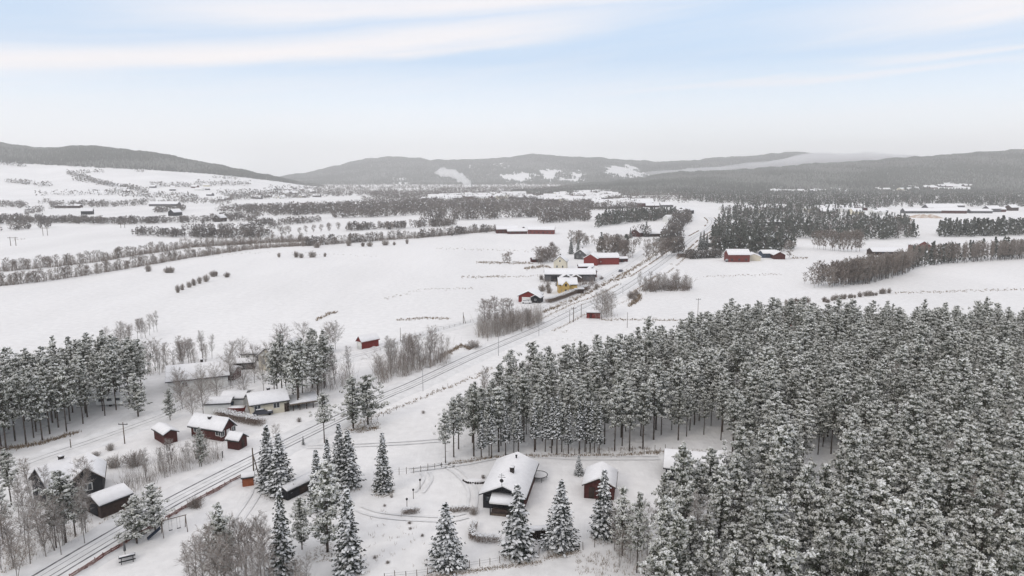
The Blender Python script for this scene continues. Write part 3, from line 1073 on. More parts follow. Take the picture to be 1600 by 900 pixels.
# --- black house near the road, bottom
hx, hy, L, W, ang = fit((43, 750), (82, 757), (98, 731), 3.4)
t = house('house', 'black wooden house with white window beside the snowy road', 'house', hx, hy, L, max(W, 6), ang, 3.4, 5.6, 'black', over=.5, chim=[(1.5, .3, 1.0)],
          wins=[('L', 0, 1.2, 1.2, 1.2), ('F', -2, 1, 1.1, 1.1)], doors=[('F', 2, .9, 2, 'brown')])
x, y = G(140, 764)
xx, yy = x - hx, y - hy
ca, sa = math.cos(-ang), math.sin(-ang)
wing = link('wing', None, t, (xx * ca - yy * sa, xx * sa + yy * ca, 0), math.radians(118) - ang)
mb = MB()
walls(mb, 6, 4.4, 3.0, 4.9)
mb.build('wall', 'black', wing)
mb = MB()
gable_roof(mb, 6, 4.4, 3.0, 4.9, .45, .16, lift=.01)
mb.build('roof', 'brown', wing)
mb = MB()
gable_roof(mb, 6, 4.4, 3.0, 4.9, .4, .24, lift=.175)
mb.build('snow_cover', 'snow', wing)
mb = MB()
mb.box(-3.06, -2.99, -.75, .75, 1.0, 2.3, 0)
mb.box(-3.09, -3.06, -.62, -.05, 1.12, 2.18, 1)
mb.box(-3.09, -3.06, .05, .62, 1.12, 2.18, 1)
mb.build('window', ['white', 'glass'], wing)
hx, hy, L, W, ang = fit((128, 779), (160, 790), (182, 759), 2.2)
house('carport', 'low dark carport with snowy roof below the black house', 'carport', hx, hy, L, max(W, 5), ang, 2.2, 3.0, 'brown', over=.4, doors=[('L', 0, 2.4, 1.9, 'black')])

# --- cabin and red house by the bare birches
hx, hy, L, W, ang = fit((254.4, 681), (277, 672), (236, 670), 2.1)
house('shed', 'small square dark red shed under a thick snow cap by birches', 'shed', hx, hy, L, W, ang, 2.1, 2.7, 'darkred', over=.35, doors=[('F', 0, .9, 1.8, 'brown')])
hx, hy, L, W, ang = fit((347, 673), (371, 662), (292, 664), 2.5)
t = house('house', 'dark red wooden house with white windows and snowy roof', 'house', hx, hy, L, W, ang, 2.5, 4.1, 'darkred', over=.5, chim=[(0, .4, .5)],
          wins=[('L', -1.5, 1, 1.1, 1.1), ('L', 1.5, 1, 1.1, 1.1), ('K', -3, 1, 1.4, 1.1), ('K', 2.6, 1, 1.4, 1.1), ('F', -3, 1, 1.4, 1.1), ('F', 3, 1, 1.4, 1.1)], doors=[('L', 0, .9, 2, 'white')])
for sgn in (1,):
    px_, py_ = G(331, 681)
    dx, dy = px_ - hx, py_ - hy
    ca, sa = math.cos(-ang), math.sin(-ang)
    lx, ly = dx * ca - dy * sa, dx * sa + dy * ca
    mb = MB()
    mb.box(lx - 1.7, lx + 1.7, ly - 1.4, ly + 1.4, -.2, 2.1)
    p_ = mb.build('porch', 'darkred', t)
    mb = MB()
    mb.box(lx - 2.0, lx + 2.0, ly - 1.8, ly + 1.8, 2.1, 2.4)
    mb.build('snow_cover', 'snow', p_)
hx, hy, L, W, ang = fit((373, 690), (387, 681), (351, 687), 1.9)
house('shed', 'little red outhouse standing in front of the dark red house', 'shed', hx, hy, L, W, ang, 1.9, 2.8, 'darkred', over=.3, doors=[('L', 0, .8, 1.7, 'brown')])
x, y = G(344, 641)
house('garage', 'white garage with pale blue door and flat snowy roof', 'garage', x, y, 6, 5, .15, 2.2, 2.7, 'white', over=.3, doors=[('R', 0, 2.4, 1.9, 'blue')])
x, y = G(369, 632)
house('garage', 'white garage behind the red waste container', 'garage', x, y, 5.5, 6, .1, 2.2, 2.9, 'white', over=.3, wins=[('F', 0, 1, .9, .8)])
x, y = G(371, 646)
t = thing('container', 'red waste container standing beside the white garages', 'container', x, y, .1)
mb = MB()
mb.add([(-1.3, -.8, .1), (1.3, -.8, .1), (1.3, .8, .1), (-1.3, .8, .1), (-1.7, -.9, 1.5), (1.7, -.9, 1.5), (1.7, .9, 1.5), (-1.7, .9, 1.5)], [(0, 3, 2, 1), (0, 1, 5, 4), (1, 2, 6, 5), (2, 3, 7, 6), (3, 0, 4, 7)])
mb.box(-1.75, 1.75, -.95, -.85, 1.4, 1.52)
mb.build('bin', 'red', t)
mb = MB()
mb.box(-1.6, 1.6, -.8, .8, 1.3, 1.62)
mb.build('snow_load', 'snow', t)
x, y = G(418, 640)
t = house('house', 'cream house with chimney and a flat terrace at its gable', 'house', x, y, 8.6, 7.8, math.radians(28), 2.7, 4.1, 'cream', over=.5, chim=[(.5, .6, .9)],
          wins=[('R', -1.6, 1.2, 1.2, 1.2), ('R', 1.6, 1.2, 1.2, 1.2), ('F', -2.5, 1.2, 1.4, 1.2), ('F', 1.5, 1.2, 1.4, 1.2)], doors=[('F', 3.6, .9, 2, 'brown')])
mb = MB()
mb.box(4.3, 11.0, -3.6, 2.4, 1.6, 1.9, 1)
mb.box(4.3, 11.05, -3.65, 2.45, 1.3, 1.6, 0)
tp = mb.build('terrace', ['wood', 'snow'], t)
for uu in np.linspace(5, 10.9, 5):
    mb = MB()
    mb.box(uu - .08, uu + .08, -3.6, -3.44, -.2, 1.3)
    mb.build('post', 'brown', t)

# --- houses behind, on the upper road
hx, hy = G(311, 600)
L, W, ang = 14.5, 12, .42
house('house', 'large house with wide white roof and dark chimney among bare trees', 'house', hx, hy, L, max(W, 8), ang, 3, 5.2, 'white', over=.5, chim=[(1, .4, 1.1)], wins=[('K', -3, 1.2, 1.3, 1.2), ('K', 3, 1.2, 1.3, 1.2), ('F', -3, 1.2, 1.3, 1.2)], doors=[('K', 0, .9, 2, 'brown')])
x, y = G(352, 590)
house('shed', 'low red brown shed with snowy roof beside the large white roof', 'shed', x, y, 7.5, 4.5, -.12, 2.1, 3, 'darkred', over=.3, doors=[('F', 1, 1.6, 1.8, 'red')])
x, y = G(437, 574)
house('house', 'cream gabled house behind the roadside pine grove', 'house', x, y, 9, 8, math.radians(60), 3.8, 6.2, 'cream', over=.5, chim=[(1, .3, 1.0)], wins=[('L', -1.4, 1.6, 1, 1.6), ('L', 1.4, 1.6, 1, 1.6), ('F', 0, 1.4, 1.2, 1.2)])
x, y = G(457, 552)
house('cabin', 'small bright red cabin with white window on the field edge', 'cabin', x, y, 5, 3.8, math.radians(80), 2.8, 4.2, 'red', over=.3, wins=[('L', .6, 1, 1, 1)], doors=[('L', -.8, .8, 1.9, 'white')])
x, y = G(395, 562)
house('shed', 'white shed with dark openings behind the bare trees', 'shed', x, y, 6, 4.5, .2, 2.2, 3.1, 'white', over=.3, wins=[('F', -1, 1, .9, .8)], doors=[('F', 1.2, 1.4, 1.8, 'dark')])
x, y = G(383, 575)
house('shed', 'low dark shed beneath snow next to the cream gabled house', 'shed', x, y, 6, 4, .2, 1.8, 2.5, 'brown', over=.3, doors=[('F', 0, 1.4, 1.5, 'dark')])
x, y = G(498, 552)
house('shed', 'long low dark shed behind the pine grove', 'shed', x, y, 8, 4, .35, 1.7, 2.4, 'brown', over=.3, doors=[('F', 0, 1.4, 1.4, 'dark')])
# red barn with open white doors
hx, hy, L, W, ang = fit((565, 547.5), (551, 545.5), (594, 541.5), 0)
t = house('barn', 'red barn with white double doors standing alone by the road', 'barn', hx, hy, L, W, ang, 2.5, 3.9, 'red', over=.3, trim='red', doors=[('L', 0, 2.6, 2.3, 'white')])

# --- farmsteads along the upper road
def mid_house(*a, **k):
    return house(*a, **k)


x, y = G(829, 470)
house('garage', 'red garage with wide snowy roof and car parked in front', 'garage', x, y, 9, 9.5, math.radians(75), 2.6, 4.6, 'red', over=.5, doors=[('L', 0, 5.5, 2.2, 'white')])
x, y = G(839, 472)
house('shed', 'small black shed right beside the red garage', 'shed', x, y, 5, 4.6, math.radians(70), 2.1, 3.2, 'black', over=.3, wins=[('L', 0, 1, .8, .7)])
x, y = G(886, 457)
t = house('house', 'bright yellow house with snowy roof behind a long clipped hedge', 'house', x, y, 9, 7.5, .05, 4.2, 6.6, 'yellow', over=.4, chim=[(.5, .2, 1)],
          wins=[('F', -2.6, 1, .9, 1.3), ('F', .5, 1, .9, 1.3), ('R', 0, 1, 1, 1.3), ('L', 0, 1, 1, 1.3)])
mb = MB()
walls(mb, 4, 3.2, 4.2, 6.0)
g_ = mb.build('gable_bay', 'yellow', t)
g_.location, g_.rotation_euler = (-1.2, -3.0, 0), (0, 0, PI / 2)
mb = MB()
gable_roof(mb, 4, 3.2, 4.2, 6.0, .3, .3, lift=.01)
mb.build('snow_cover', 'snow', g_)
mb = MB()
for z in (1.0, 3.6):
    mb.box(-2.05, -1.99, -.45, .45, z, z + 1.2)
mb.build('window', 'brown', g_)
mb = MB()
mb.box(2.6, 7.2, -4.4, -1.6, 2.2, 2.6)
pr_ = mb.build('porch_roof', 'snow', t)
mb = MB()
mb.box(2.8, 7.0, -4.0, -1.8, -.2, 2.2)
mb.build('porch', 'brown', t)
x, y = G(890, 438)
house('barn', 'long grey weathered barn with wide snowy roof', 'barn', x, y, 26, 9, -.02, 3.6, 5.8, 'grey', over=.4, doors=[('F', -8, 3, 2.8, 'black'), ('F', 5, 3, 2.8, 'brown')])
x, y = G(884, 441)
house('shed', 'grey gabled shed in front of the long weathered barn', 'shed', x, y, 6, 6.5, PI / 2, 2.4, 4.2, 'grey', over=.3, trim='white', doors=[('L', 0, 2, 2, 'dark')])
x, y = G(899, 440)
house('shed', 'brown gabled shed next to the grey gabled shed', 'shed', x, y, 6, 6, PI / 2, 2.2, 3.8, 'brown', over=.3, trim='white', doors=[('L', 0, 2, 2, 'dark')])
x, y = G(924, 432)
house('shed', 'red brown storehouse at the end of the grey barn', 'shed', x, y, 7, 6, PI / 2, 3.2, 5.2, 'darkred', over=.5, doors=[('L', 0, 1.2, 2, 'dark')])
x, y = G(915, 422)
house('shed', 'low red shed behind the storehouse', 'shed', x, y, 9, 5, .05, 2.2, 3.4, 'darkred', over=.3, doors=[('F', 0, 2, 1.8, 'dark')])
x, y = G(876, 420)
house('house', 'pale cream house with tall gable behind the grey barn', 'house', x, y, 10, 8, math.radians(80), 4.8, 7.6, 'cream', over=.5, chim=[(0, .2, 1)], wins=[('L', -1.6, 1.2, .9, 1.3), ('L', 1.6, 1.2, .9, 1.3), ('L', 0, 4.4, .9, 1.2)])
x, y = G(910, 404)
house('house', 'dark grey house with white trim near the big red barn', 'house', x, y, 10, 9, math.radians(65), 3.4, 6.2, 'grey', over=.5, trim='white', chim=[(1, .3, 1)], wins=[('L', -1.8, 1, 1.1, 1.2), ('L', 1.8, 1, 1.1, 1.2), ('L', 0, 3.6, 1, 1)])
x, y = G(944, 412)
t = house('barn', 'large bright red barn with angled wing and snowy roof', 'barn', x, y, 17, 9, math.radians(5), 4.0, 6.2, 'red', over=.4, trim='red', wins=[('F', -5.5, 1.4, .7, .6), ('F', -3, 1.4, .7, .6)])
mb = MB()
walls(mb, 10, 8, 4.2, 6.6)
w_ = mb.build('wing', 'red', t)
w_.location, w_.rotation_euler = (-8, -2.5, 0), (0, 0, math.radians(68))
mb = MB()
gable_roof(mb, 10, 8, 4.2, 6.6, .4, .45, lift=.02)
mb.build('snow_cover', 'snow', w_)
x, y = G(970, 409)
house('shed', 'low dark red lean shed at the end of the large red barn', 'shed', x, y, 8, 5, math.radians(12), 2.0, 2.9, 'darkred', over=.3, doors=[('F', 0, 1.5, 1.7, 'dark')])
x, y = G(927, 496)
house('hut', 'small red hut with flat snowy roof beside the tracks', 'hut', x, y, 5.5, 3.6, math.radians(-6), 2.0, 2.4, 'red', over=.25, doors=[('F', -1, .9, 1.7, 'darkred')])
x, y = G(838, 409)
house('shed', 'reddish hay shed by the field edge beside grey trees', 'shed', x, y, 7, 4.5, math.radians(20), 1.8, 2.8, 'darkred', over=.3, doors=[('F', 0, 1.5, 1.5, 'dark')])
# orange parcel hut by the red fence
x, y = G(388, 757)
t = house('hut', 'tiny orange hut with snow cap at the end of the red fence', 'hut', x, y, 2.2, 1.9, math.radians(20), 1.55, 1.8, 'orange', over=.22, doors=[('L', 0, .7, 1.3, 'brown')])
# dark open shed between the spruces
x, y = G(468, 768)
t = house('shed', 'long dark woodshed half hidden between the roadside spruces', 'shed', x, y, 7, 2.5, math.radians(58), 1.6, 2.0, 'black', over=.25, doors=[('F', 0, 1.6, 1.3, 'brown')])
x, y = G(1241, 512)
house('cabin', 'red cabin just visible between the far pine tops', 'cabin', x, y, 7, 6, .1, 4.2, 6.2, 'red', over=.3, wins=[('F', 0, 2.2, 1, 1)])

# --- far farms: small in the photo
FARMS = [
    ('barn', 'dark red barn at the far left of the distant farm', 'barn', 792, 364, 20, 9, 8, 4, 7, 'darkred'),
    ('barn', 'low dark barn in the middle of the distant farm', 'barn', 808, 365, 18, 8, 6, 2.6, 4.6, 'darkred'),
    ('house', 'small dark house between the two distant barns', 'house', 823, 362, 7, 6, 40, 3.2, 5, 'brown'),
    ('barn', 'long red barn with white roof at the distant farm', 'barn', 846, 365, 24, 10, -8, 4, 6.6, 'far_red'),
    ('barn', 'red barn with big white roof on the open field', 'barn', 1151, 408, 13, 9, 0, 4.6, 7.2, 'far_red'),
    ('house', 'cream house with open carport beside the field barn', 'house', 1176, 406, 9, 8, 80, 2.6, 4.2, 'cream'),
    ('house', 'dark blue house next to the brown red cabin', 'house', 1199, 402, 9, 7, 5, 3, 4.6, 'blue'),
    ('cabin', 'brown red cabin with white trim on the field edge', 'cabin', 1215, 404, 8, 7, 85, 2.8, 4.8, 'darkred'),
    ('shed', 'small red shed showing behind the field barn roof', 'shed', 1147, 388, 6, 5, 30, 4, 6, 'far_red'),
    ('barn', 'long low barn with white roof inside the far pines', 'barn', 1200, 376, 30, 9, 3, 3.4, 5.2, 'grey'),
    ('barn', 'flat roofed long hall among the far pines', 'hall', 1196, 352, 34, 12, 0, 4, 5.4, 'black'),
    ('barn', 'long white roofed hall at the near end of the town', 'hall', 936, 326, 22, 12, 5, 4, 7, 'grey'),
    ('barn', 'wide white roofed hall left of the town stores', 'hall', 966, 325, 26, 18, -4, 3.6, 8, 'grey'),
    ('barn', 'large flat roofed store on the town edge', 'hall', 1004, 320, 30, 20, 3, 4, 7.5, 'grey'),
    ('barn', 'white roofed store next to the flat roofed store', 'hall', 1019, 324, 22, 15, -6, 3.4, 7, 'brown'),
    ('barn', 'white roofed workshop nearest the road bend', 'hall', 1040, 323, 22, 15, 8, 3.4, 7.5, 'grey'),
    ('house', 'pale house with wide white roof among the far pines', 'house', 1148, 354, 18, 11, 15, 3.4, 6, 'cream'),
    ('house', 'low grey house with white roof beside dark spruces', 'house', 1113, 385, 17, 9, 5, 3, 4.8, 'grey'),
    ('house', 'house with snowy gable behind the low grey house', 'house', 1118, 378, 10, 8, 60, 3.6, 6, 'brown'),
    ('barn', 'long dark barn with white roof behind the bare larches', 'barn', 1385, 398, 22, 9, -3, 2.6, 4.6, 'brown'),
    ('barn', 'red barn gable rising behind the grey birch wood', 'barn', 1436, 394, 11, 10, 85, 5, 8, 'far_red'),
    ('barn', 'long white roofed cowshed of the big farm', 'cowshed', 1438, 333, 50, 13, -2, 3.4, 7, 'grey'),
    ('barn', 'wide white barn behind the long cowshed', 'barn', 1468, 328, 46, 18, 0, 4, 9, 'grey'),
    ('barn', 'dark hall with snowy flat roof at the back of the big farm', 'hall', 1475, 325, 60, 13, 0, 4.5, 7, 'grey'),
    ('barn', 'purple brown barn at the end of the big farm', 'barn', 1482, 333, 40, 16, -10, 4, 8, 'darkred'),
    ('barn', 'low white roofed barn right of the big farm', 'barn', 1530, 333, 30, 11, -2, 3.4, 6, 'grey'),
    ('house', 'pale house beside the red brown shed on the far farm', 'house', 1549, 331, 20, 13, 10, 5, 9, 'grey'),
    ('shed', 'red brown shed on the far farm by dark pines', 'shed', 1561, 331, 14, 9, 0, 4, 7, 'darkred'),
    ('house', 'far house with snowy roof at the edge of dark pines', 'house', 1580, 329, 16, 11, 20, 5, 9, 'brown'),
    ('house', 'red house with white roof on the knoll by the road bend', 'house', 998, 369, 13, 9, 50, 3.6, 6.6, 'darkred'),
    ('house', 'dark house right of the red knoll house', 'house', 1014, 369, 13, 9, 20, 3.2, 5.4, 'black'),
    ('barn', 'long grey shed at the foot of the knoll', 'shed', 1029, 369, 20, 8, 5, 2.6, 4.2, 'brown'),
    ('house', 'white house shining at the edge of the conifer wood', 'house', 1047, 346, 14, 10, 30, 4, 7.4, 'white'),
    ('house', 'dark house at the top of the road bend', 'house', 1071, 334, 20, 14, 40, 5, 9, 'black'),
    ('house', 'small house with white roof above the road bend', 'house', 1060, 335, 16, 12, 10, 4, 7, 'grey'),
    ('barn', 'lone dark barn on the left snow plain', 'barn', 137, 335, 14, 9, 20, 5, 9, 'black'),
    ('barn', 'lone dark gabled barn on the snow plain', 'barn', 274, 337, 14, 10, 70, 5, 9, 'black'),
    ('barn', 'dark hay barn near the river trees on the plain', 'barn', 344, 346, 12, 9, 75, 4.5, 8, 'brown'),
    ('barn', 'long low building below the hillside woods', 'barn', 108, 325, 40, 10, 0, 4, 6, 'brown'),
    ('barn', 'long pale building below the hillside village', 'barn', 258, 322, 50, 14, 0, 4, 8, 'grey'),
]
for nm, lab, cat, px, py, L, W, deg, he, hr, wl in FARMS:
    far_house(nm, lab, cat, px, py, L, W, deg, he, hr, wl)


# town houses far off
def town(n, poly, label, group, Lr=(9, 22), hl=None, up=1.0):
    k = 0
    for px, py in screen_scatter(poly, n):
        wl = ['white', 'brown', 'grey', 'cream', 'darkred', 'grey'][R.integers(6)]
        L_ = R.uniform(*Lr)
        if hl is None:
            far_house('house', label, 'house', px, py, L_, L_ * R.uniform(.5, .7), R.uniform(-30, 30), R.uniform(3, 5) * up, R.uniform(6, 8.5) * up, wl, group)
        else:
            ys = np.linspace(hl[0][0], hl[0][0] + 2600, 300)
            d = ray(px, py)
            zs = sample(hl, ys, np.full(300, d[0] / d[1])) - (CAM_H + d[2] / d[1] * ys)
            i = int(np.argmax(zs > 0))
            if zs[i] <= 0:
                continue
            y = ys[i]
            x = y * d[0] / d[1]
            z = float(sample(hl, np.array([y]), np.array([x / y]))[0])
            far_house('house', label, 'house', 0, 0, L_, L_ * .6, R.uniform(-30, 30), 4, 8, wl, group, z=z, xy=(x, y))


town(60, [(840, 309), (900, 303), (960, 300), (970, 314), (900, 320), (845, 316)], 'far white roofed house in the hazy town at the valley end', 'houses of the far town', (16, 34), up=1.5)
town(26, [(930, 318), (1000, 313), (1020, 324), (940, 328)], 'far house with snowy roof at the near side of the town', 'houses at the near side of the town', (16, 34), up=1.4)
town(34, [(640, 309), (830, 305), (830, 313), (660, 316)], 'far snowy house scattered among woods below the smoke plume', 'houses below the smoke plume', (16, 36), up=1.5)
town(22, [(1258, 331), (1300, 323), (1380, 328), (1380, 336), (1265, 333)], 'white roofed house in the cluster beyond the middle pines', 'houses in the cluster beyond the pines', (10, 20))
town(14, [(1120, 328), (1230, 326), (1230, 334), (1130, 334)], 'white roofed house peeping out of the conifers past the road bend', 'houses peeping out of the conifers', (10, 18))
town(16, [(1205, 298), (1325, 297), (1325, 302), (1205, 303)], 'tiny snowy house in a row on the wooded slope', 'houses in a row on the slope', (14, 26), RIGHT)
town(16, [(1370, 297), (1515, 289), (1515, 294), (1370, 299)], 'tiny snowy house on the upper lane of the wooded slope', 'houses on the upper lane', (14, 26), RIGHT)
town(40, [(300, 318), (330, 304), (480, 292), (560, 296), (540, 306), (420, 312)], 'tiny hillside village house on the snowy left slope', 'houses of the hillside village', (10, 20), LEFT)
town(10, [(170, 296), (330, 290), (330, 298), (170, 302)], 'tiny upland farm house on the open snowy hillside', 'upland farm houses', (12, 22), LEFT)

# ---------------------------------------------------------------- vehicles and small things
def car(label, px, py, deg, paint, snowy=True):
    x, y = G(px, py)
    t = thing('car', label, 'car', x, y, math.radians(deg))
    sec = [(-2.1, .35), (-2.15, .8), (-1.95, .95), (-1.45, 1.42), (.25, 1.45), (.95, .98), (1.95, .85), (2.12, .6), (2.08, .35)]
    mb = MB()
    n = len(sec)
    V = [(a, s * (.84 if 2 < i < 5 else .9), z) for s in (-1, 1) for i, (a, z) in enumerate(sec)]
    mb.add(V, [(i, i + 1, n + i + 1, n + i) for i in range(n - 1)])
    mb.add(V, [tuple(range(n))[::-1]])
    mb.add(V, [tuple(range(n, 2 * n))])
    mb.add(V, [(n - 1, 0, n, 2 * n - 1)])
    b = mb.build('body', paint, t)
    mb = MB()
    for s in (-1, 1):
        y_ = s * .885
        mb.add([(-1.6, y_, 1.0), (.75, y_, 1.0), (.2, y_ * .97, 1.38), (-1.3, y_ * .97, 1.38)], [(0, 1, 2, 3)])
    mb.add([(.9, -.75, 1.03), (.9, .75, 1.03), (.3, .7, 1.43), (.3, -.7, 1.43)], [(0, 1, 2, 3)])
    mb.build('glazing', 'glass', b)
    for sx in (-1.35, 1.35):
        for sy in (-.8, .8):
            w = MB()
            w.tube([(sx, sy - .1, .33), (sx, sy + .1, .33)], [.33, .33], 12)
            w.build('wheel', 'tyre', t)
    if snowy:
        mb = MB()
        mb.box(-1.4, .2, -.78, .78, 1.45, 1.6)
        mb.build('roof_snow', 'snow', t)
        mb = MB()
        mb.box(1.0, 1.95, -.78, .78, .93, 1.05)
        mb.build('bonnet_snow', 'snow', t)
    return t


car('dark snow covered car parked by the cream house', 411, 648, 20, 'car_dark')
car('white car parked in front of the red garage', 823, 474, -10, 'car_white')
car('small dark car on the road past the big red barn', 970, 425, 70, 'car_dark', False)
car('grey car standing under the eaves on the upper terrace', 1138, 409, 5, 'metal')

# caravan at the pine wood
x, y = G(174, 633)
t = thing('caravan', 'white caravan parked at the edge of the pine wood', 'caravan', x, y, math.radians(14))
mb = MB()
prof = [(-2.6, .5), (-2.8, 1.0), (-2.75, 1.9), (-2.3, 2.5), (2.2, 2.55), (2.7, 1.9), (2.85, 1.1), (2.5, .5)]
V = [(a, s * 1.1, z) for s in (-1, 1) for a, z in prof]
n = len(prof)
mb.add(V, [(i, (i + 1) % n, n + (i + 1) % n, n + i) for i in range(n)])
mb.add(V, [tuple(range(n))[::-1]])
mb.add(V, [tuple(range(n, 2 * n))])
b = mb.build('body', 'white', t)
for u0, u1 in ((-2.2, -1.1), (-.5, .5), (1.2, 2.2)):
    mb = MB()
    mb.box(u0, u1, -1.14, -1.09, 1.35, 1.95)
    mb.build('window', 'glass', t)
for s in (-1, 1):
    mb = MB()
    mb.tube([(0.1, s * .85, .32), (.1, s * 1.08, .32)], [.32, .32], 12)
    mb.build('wheel', 'tyre', t)
mb = MB()
mb.tube([(2.5, 0, .5), (4.0, 0, .5), (4.0, 0, -.1)], [.06, .06, .06], 6)
mb.build('drawbar', 'dark', t)
mb = MB()
mb.box(-2.2, 2.1, -1.05, 1.05, 2.56, 2.72)
mb.build('snow_cover', 'snow', t)

# swing set
x, y = G(273, 832)
t = thing('swing_set', 'wooden swing frame with ladder standing in the snow by the road', 'swing set', x, y, math.radians(35))
for sx in (-1.6, 1.6):
    mb = MB()
    mb.tube([(sx - .0, -1.0, -.2), (sx, 0, 2.3)], [.06, .05], 6)
    mb.tube([(sx, 1.0, -.2), (sx, 0, 2.3)], [.06, .05], 6)
    mb.tube([(sx, -.5, 1.15), (sx, .5, 1.15)], [.04, .04], 5)
    mb.build('frame', 'wood', t)
mb = MB()
mb.tube([(-1.75, 0, 2.3), (1.75, 0, 2.3)], [.06, .06], 6)
mb.build('crossbar', 'wood', t)
for sx in (-.5, .6):
    mb = MB()
    for dx_ in (-.2, .2):
        mb.tube([(sx + dx_, 0, 2.3), (sx + dx_, 0, .55)], [.012, .012], 4)
    mb.box(sx - .25, sx + .25, -.1, .1, .5, .55)
    mb.build('swing', 'dark', t)
mb = MB()
mb.add([(-1.8, -.3, 1.3), (-1.8, .3, 1.3), (-3.6, .3, .1), (-3.6, -.3, .1)], [(0, 1, 2, 3)])
mb.tube([(-1.8, -.35, 1.35), (-3.6, -.35, .15)], [.07, .07], 5)
mb.tube([(-1.8, .35, 1.35), (-3.6, .35, .15)], [.07, .07], 5)
mb.build('slide', 'blue', t)
# bench with a table and folded parasol
x, y = G(199, 876)
t = thing('picnic_table', 'dark picnic table with snow on it beside a closed parasol', 'table', x, y, math.radians(30))
mb = MB()
mb.box(-1, 1, -.4, .4, .68, .74)
mb.build('table_top', 'black', t)
mb = MB()
mb.box(-.95, .95, -.12, .36, .745, .83)
mb.build('snow_cover', 'snow', t)
for s in (-1, 1):
    mb = MB()
    mb.box(-1, 1, s * .8 - .14, s * .8 + .14, .4, .45)
    mb.build('seat', 'black', t)
for s in (-.7, .7):
    mb = MB()
    mb.tube([(s, -.85, -.1), (s, 0, .68)], [.05, .05], 4)
    mb.tube([(s, .85, -.1), (s, 0, .68)], [.05, .05], 4)
    mb.box(s - .04, s + .04, -.85, .85, .33, .4)
    mb.build('leg', 'black', t)
x, y = G(196, 871)
t = thing('parasol', 'closed grey parasol standing at the snowy picnic table', 'parasol', x, y)
mb = MB()
mb.tube([(0, 0, -.1), (0, 0, 2.3)], [.03, .03], 6)
mb.build('pole', 'wood', t)
mb = MB()
mb.tube([(0, 0, 1.0), (0, 0, 1.4), (0, 0, 2.2), (0, 0, 2.35)], [.17, .15, .08, .02], 8)
mb.build('canopy', 'grey', t)
# trampoline beside the house
x, y = G(842, 748)
t = thing('trampoline', 'round garden trampoline beside the long dark house', 'trampoline', x, y)
mb = MB()
th = np.linspace(0, 2 * PI, 25)
mb.tube([(1.5 * math.cos(a), 1.5 * math.sin(a), .8) for a in th], [.06] * 25, 6)
mb.build('rim', 'dark', t)
mb = MB()
mb.add([(1.42 * math.cos(a), 1.42 * math.sin(a), .79) for a in th[:-1]], np.arange(24))
mb.build('mat', 'packed', t)
for a in (0.3, 1.87, 3.44, 5.0):
    mb = MB()
    mb.tube([(1.5 * math.cos(a), 1.5 * math.sin(a), .8), (1.5 * math.cos(a), 1.5 * math.sin(a), -.1)], [.04, .04], 5)
    mb.build('leg', 'dark', t)
# woodpile
x, y = G(843, 840)
t = thing('woodpile', 'dark firewood pile with snow between the two lawn spruces', 'woodpile', x, y, .1)
mb = MB()
for i in range(60):
    zz = (i // 12) * .28
    mb.tube([(-1.9 + (i % 12) * .33 + R.normal(0, .03), -.5, zz + .12), (-1.9 + (i % 12) * .33, .5 + R.normal(0, .05), zz + .12)], [.15, .15], 6)
tag(mb.build('logs', 'brown', t), 'stacked dark logs', None, kind='stuff')
del t.children[0]['label']
mb = MB()
mb.box(-2.1, 2.1, -.6, .6, 1.42, 1.6)
mb.build('snow_cover', 'snow', t)
# stone edged flowerbed
x, y = G(742, 752)
t = thing('flowerbed', 'snowy flowerbed edged with dark stones left of the dark house', 'flowerbed', x, y, -.1)
mb = MB()
V = [(1.9 * math.cos(a) * R.uniform(.85, 1.1), .75 * math.sin(a) * R.uniform(.85, 1.1), -.05) for a in th[:-1]]
V2 = [(v[0] * .7, v[1] * .7, .28) for v in V]
mb.add(V + V2, [(i, (i + 1) % 24, 24 + (i + 1) % 24, 24 + i) for i in range(24)])
mb.add(V2, np.arange(24))
mb.build('mound', 'snow', t)
mb = MB()
for i in range(16):
    a = PI + i * PI / 15
    s = R.uniform(.14, .24)
    mb.tube([(2.05 * math.cos(a), .9 * math.sin(a), -.05), (2.05 * math.cos(a), .9 * math.sin(a), .16), (2.05 * math.cos(a), .9 * math.sin(a), .24)], [s, s, s * .5], 6)
tag(mb.build('stone_edge', 'brick', t), 'dark stones', None, kind='stuff')
del bpy.data.objects[t.children[-1].name]['label']


# garden lamps and posts
def lamp_post(label, px, py, h, group=None):
    x, y = G(px, py)
    t = thing('garden_lamp', label, 'lamp', x, y, 0, group)
    mb = MB()
    mb.tube([(0, 0, -.2), (0, 0, h)], [.06, .05], 6)
    mb.build('post', 'wood', t)
    mb = MB()
    mb.tube([(0, 0, h), (0, 0, h + .06), (0, 0, h + .28), (0, 0, h + .4)], [.1, .16, .18, .04], 8)
    mb.build('lamp_head', 'dark', t)


lamp_post('garden lamp post standing right behind the small round hedge', 636, 793, 1.25)
lamp_post('garden lamp post in the middle of the three on the lawn', 646, 779, 1.35)
lamp_post('garden lamp post farthest from the small hedge', 656.5, 764, 1.45)


